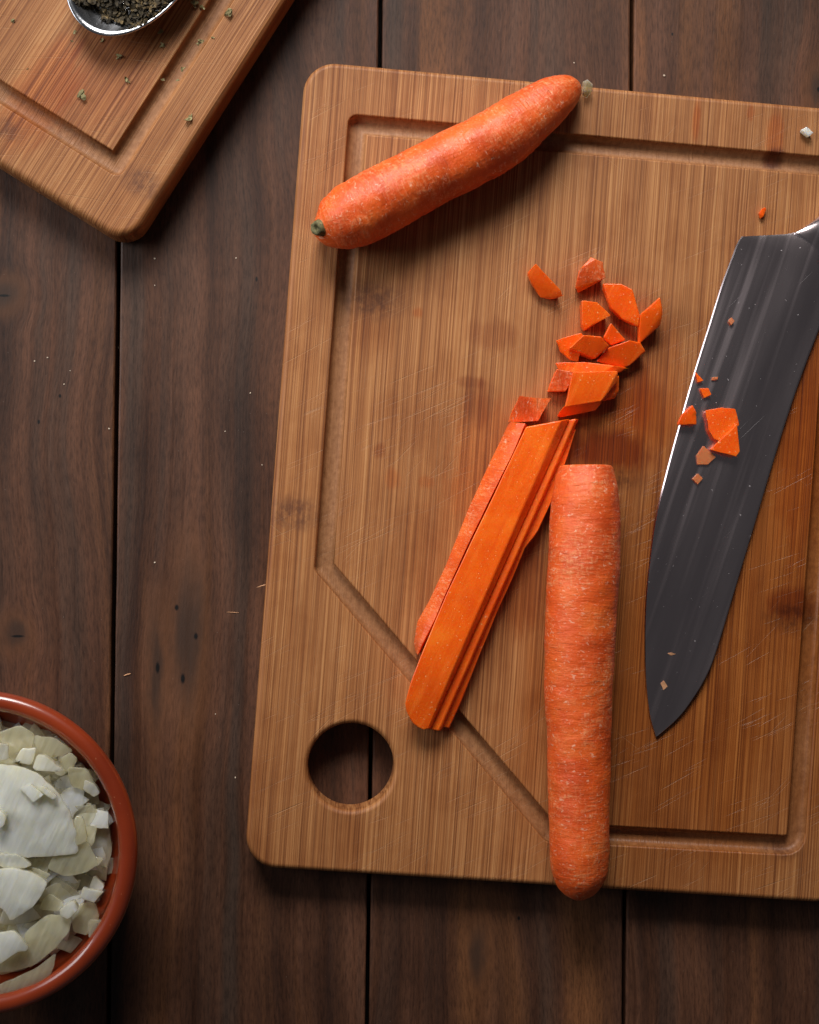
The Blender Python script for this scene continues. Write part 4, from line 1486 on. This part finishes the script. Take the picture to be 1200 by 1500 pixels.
for i in range(nr + 1):
    rf = i / nr
    rows.append([spoon_pt(max(rf, 0.001), 2 * math.pi * j / na) for j in range(na)])
up_rows = [[Vector((x, y, z + th_s)) for x, y, z in r_] for r_ in rows]
lo_rows = [[Vector((x * 1.012, y * 1.012, z)) for x, y, z in r_] for r_ in rows]
rim_mid = [Vector((x * 1.016, y * 1.014, z + th_s * 0.5)) for x, y, z in rows[-1]]
allr = up_rows + [rim_mid] + list(reversed(lo_rows))
V = [v for r_ in allr for v in r_]
for k in range(len(allr) - 1):
    for j in range(na):
        a, b = k * na + j, k * na + (j + 1) % na
        Fc.append((a, a + na, b + na, b))
me = mesh_from("spoon_bowl", V, Fc)
bm = bmesh.new(); bm.from_mesh(me); bmesh.ops.remove_doubles(bm, verts=bm.verts[:], dist=2e-5); bmesh.ops.recalc_face_normals(bm, faces=bm.faces[:]); bm.to_mesh(me); bm.free()
link("spoon_bowl", me, M_SPOON, spoon, True)
rows = []
for k in range(30):
    t = k / 29
    y = A_ * 0.97 + 0.135 * t
    w = 0.0050 + 0.0035 * t ** 2 if t > 0.06 else 0.0062
    z = 0.0120 + 0.010 * math.sin(min(1, t * 2.2) * math.pi / 2) - 0.008 * t
    th = 0.0013
    if t > 0.95:
        w *= math.sqrt(max(0.02, 1 - ((t - 0.95) / 0.0505) ** 2))
    rows.append([Vector((w * math.cos(2 * math.pi * j / 14), y, z + th * math.sin(2 * math.pi * j / 14))) for j in range(14)])
V, Fc = loft(rows)
me = mesh_from("spoon_handle", V, Fc)
bm = bmesh.new(); bm.from_mesh(me); bmesh.ops.recalc_face_normals(bm, faces=bm.faces[:]); bm.to_mesh(me); bm.free()
link("spoon_handle", me, M_SPOON, spoon, True)

def flake(V, Fc, c, size, rnd):
    """one curled bit of dried leaf: a bent strip with thickness"""
    ph = rnd.uniform(0, 6.28); tl = rnd.uniform(-0.7, 0.7)
    ux = Vector((math.cos(ph) * math.cos(tl), math.sin(ph) * math.cos(tl), math.sin(tl)))
    uy = ux.cross(Vector((rnd.uniform(-.6, .6), rnd.uniform(-.6, .6), 1))).normalized()
    uz = ux.cross(uy)
    L_, W_, cu = size * rnd.uniform(.7, 1.3), size * rnd.uniform(.25, .6), rnd.uniform(-.5, .5) * size
    s = len(V)
    for i, u in enumerate((-1, -.35, .35, 1)):
        wv = W_ * (1 - 0.55 * u * u) * rnd.uniform(.8, 1.2)
        b = cu * (1 - u * u)
        for sgn, dz in ((-1, 0.12), (1, 0.12), (1, -0.12), (-1, -0.12)):
            V.append(c + ux * (L_ * u) + uy * (wv * sgn) + uz * (b + dz * size * 0.6 + 0.2 * wv * (1 if sgn > 0 else -1)))
    for i in range(3):
        for j in range(4):
            a, b2 = s + i * 4 + j, s + i * 4 + (j + 1) % 4
            Fc.append((a, b2, b2 + 4, a + 4))
    Fc.append((s + 3, s + 2, s + 1, s)); Fc.append((s + 12, s + 13, s + 14, s + 15))

rh = random.Random(5)
V, Fc = [], []
for k in range(3600):
    a = rh.uniform(0, 2 * math.pi)
    rf = math.sqrt(rh.random()) * 0.95
    x, y, z = spoon_pt(rf, a)
    # the heap stops short of the spoon's tip
    if y < -A_ * (0.75 + 0.05 * math.sin(x * 400)):
        continue
    edge = max(0.0, min(1.0, (y + A_ * 0.80) / (A_ * 0.30)))
    h0 = z + th_s
    h1 = 0.0118 + 0.0055 * edge * (1 - rf * rf)
    zz_ = h0 + 0.0004 + (max(h1, h0 + 0.001) - h0) * (rh.random() ** 0.35) * (0.25 + 0.75 * edge)
    flake(V, Fc, Vector((x, y, zz_)), rh.uniform(0.0007, 0.0020), rh)
me = mesh_from("dried_herbs", V, Fc)
herbs = link("dried_herbs", me, M_HERB)
herbs.location = spoon.location
herbs.rotation_euler = spoon.rotation_euler
tag(herbs, "dark green-brown dried herb flakes heaped in the spoon", "dried herbs", kind="stuff")

fl_px = [(110, 46, 1.3), (150, 58, 1.2), (173, 83, 1.7), (187, 119, 1.6), (236, 46, 1.8), (236, 67, 1.7), (120, 141, 3.0), (240, 115, 1.4), (261, 117, 1.0),
         (268, 103, 1.5), (294, 62, 2.2), (285, 3, 2.2), (296, 10, 1.6), (277, 172, 2.4), (335, 20, 2.6), (19, 31, 1.2), (312, 55, 1.0), (105, 60, 0.8), (40, 100, .7), (205, 30, 0.8)]
for k, (x, y, s_) in enumerate(fl_px):
    V, Fc = [], []
    p = P(x, y, T2 + 0.0006)
    for j in range(3 if s_ > 1.5 else 2):
        flake(V, Fc, Vector((rh.uniform(-.4, .4) * s_ * .001, rh.uniform(-.4, .4) * s_ * .001, 0.0004 + 0.0003 * j)), s_ * 0.00078, rh)
    me = mesh_from("herb_flake", V, Fc)
    zmin = min(v.co.z for v in me.vertices)
    me.transform(Matrix.Translation((0, 0, -zmin)))
    o = link("herb_flake", me, M_HERB_L)
    o.location = (p.x, p.y, T2 - 0.0002)
    tag(o, "crumpled dried herb flake fallen beside the spoon", "herb flake", "herb flakes scattered on the ridged board")

# ------------------------------------------------------------------ crumbs and splinters
def crumb(px, py, s, z, label, group, mat, cat="crumb", stretch=(1, 1), rot=0.0):
    bm = bmesh.new()
    bmesh.ops.create_icosphere(bm, subdivisions=1, radius=s)
    for v in bm.verts:
        v.co *= 1 + 0.5 * noise.noise(v.co * (2.0 / s) + Vector((px, py, 0)))
        v.co.x *= stretch[0]; v.co.y *= stretch[1]; v.co.z *= 0.6
    bmesh.ops.translate(bm, verts=bm.verts[:], vec=(0, 0, -min(v.co.z for v in bm.verts)))
    me = bpy.data.meshes.new("crumb"); bm.to_mesh(me); bm.free()
    o = link("crumb" if cat == "crumb" else cat.replace(' ', '_'), me, mat)
    p = P(px, py, z)
    o.location = (p.x, p.y, z - 0.0001)
    o.rotation_euler = (0, 0, rot)
    tag(o, label, cat, group)
for (x, y, s_) in ((227, 379, .0005), (346, 378, .0004), (227, 418, .0003), (51, 529, .0004), (70, 524, .0004), (94, 563, .0004), (103, 543, .0003), (160, 628, .0005),
                   (367, 576, .0004), (384, 681, .0003), (345, 1139, .0004), (316, 1046, .0003), (227, 824, .0005), (973, 111, .0006), (841, 92, .0004), (330, 632, .0003)):
    crumb(x, y, s_, 0.0, "tiny pale crumb on the dark planks", "crumbs on the table", M_CRUMB)
for (x, y, s_) in ((172, 510, .0009), (166, 728, .0009), (166, 768, .0010), (163, 905, .0008), (163, 951, .0010), (163, 978, .0009), (163, 1012, .0009)):
    crumb(x, y, s_, -0.010, "speck of dust caught in the gap between two planks", "specks in the plank gap", M_CRUMB)
crumb(187, 988, 0.0006, 0.0, "orange wood splinter on the plank above the bowl", None, M_SPLINTER, "splinter", (3.2, 0.7), 0.2)
crumb(341, 897, 0.0004, 0.0, "thin pale scratchy fibre on the plank beside the big board", None, M_SPLINTER, "splinter", (9, 0.5), -0.05)
crumb(384, 858, 0.0005, T1 - 0.003, "loose bamboo splinter sticking out from the board edge", None, M_SPLINTER, "splinter", (5.5, 0.6), 0.3)
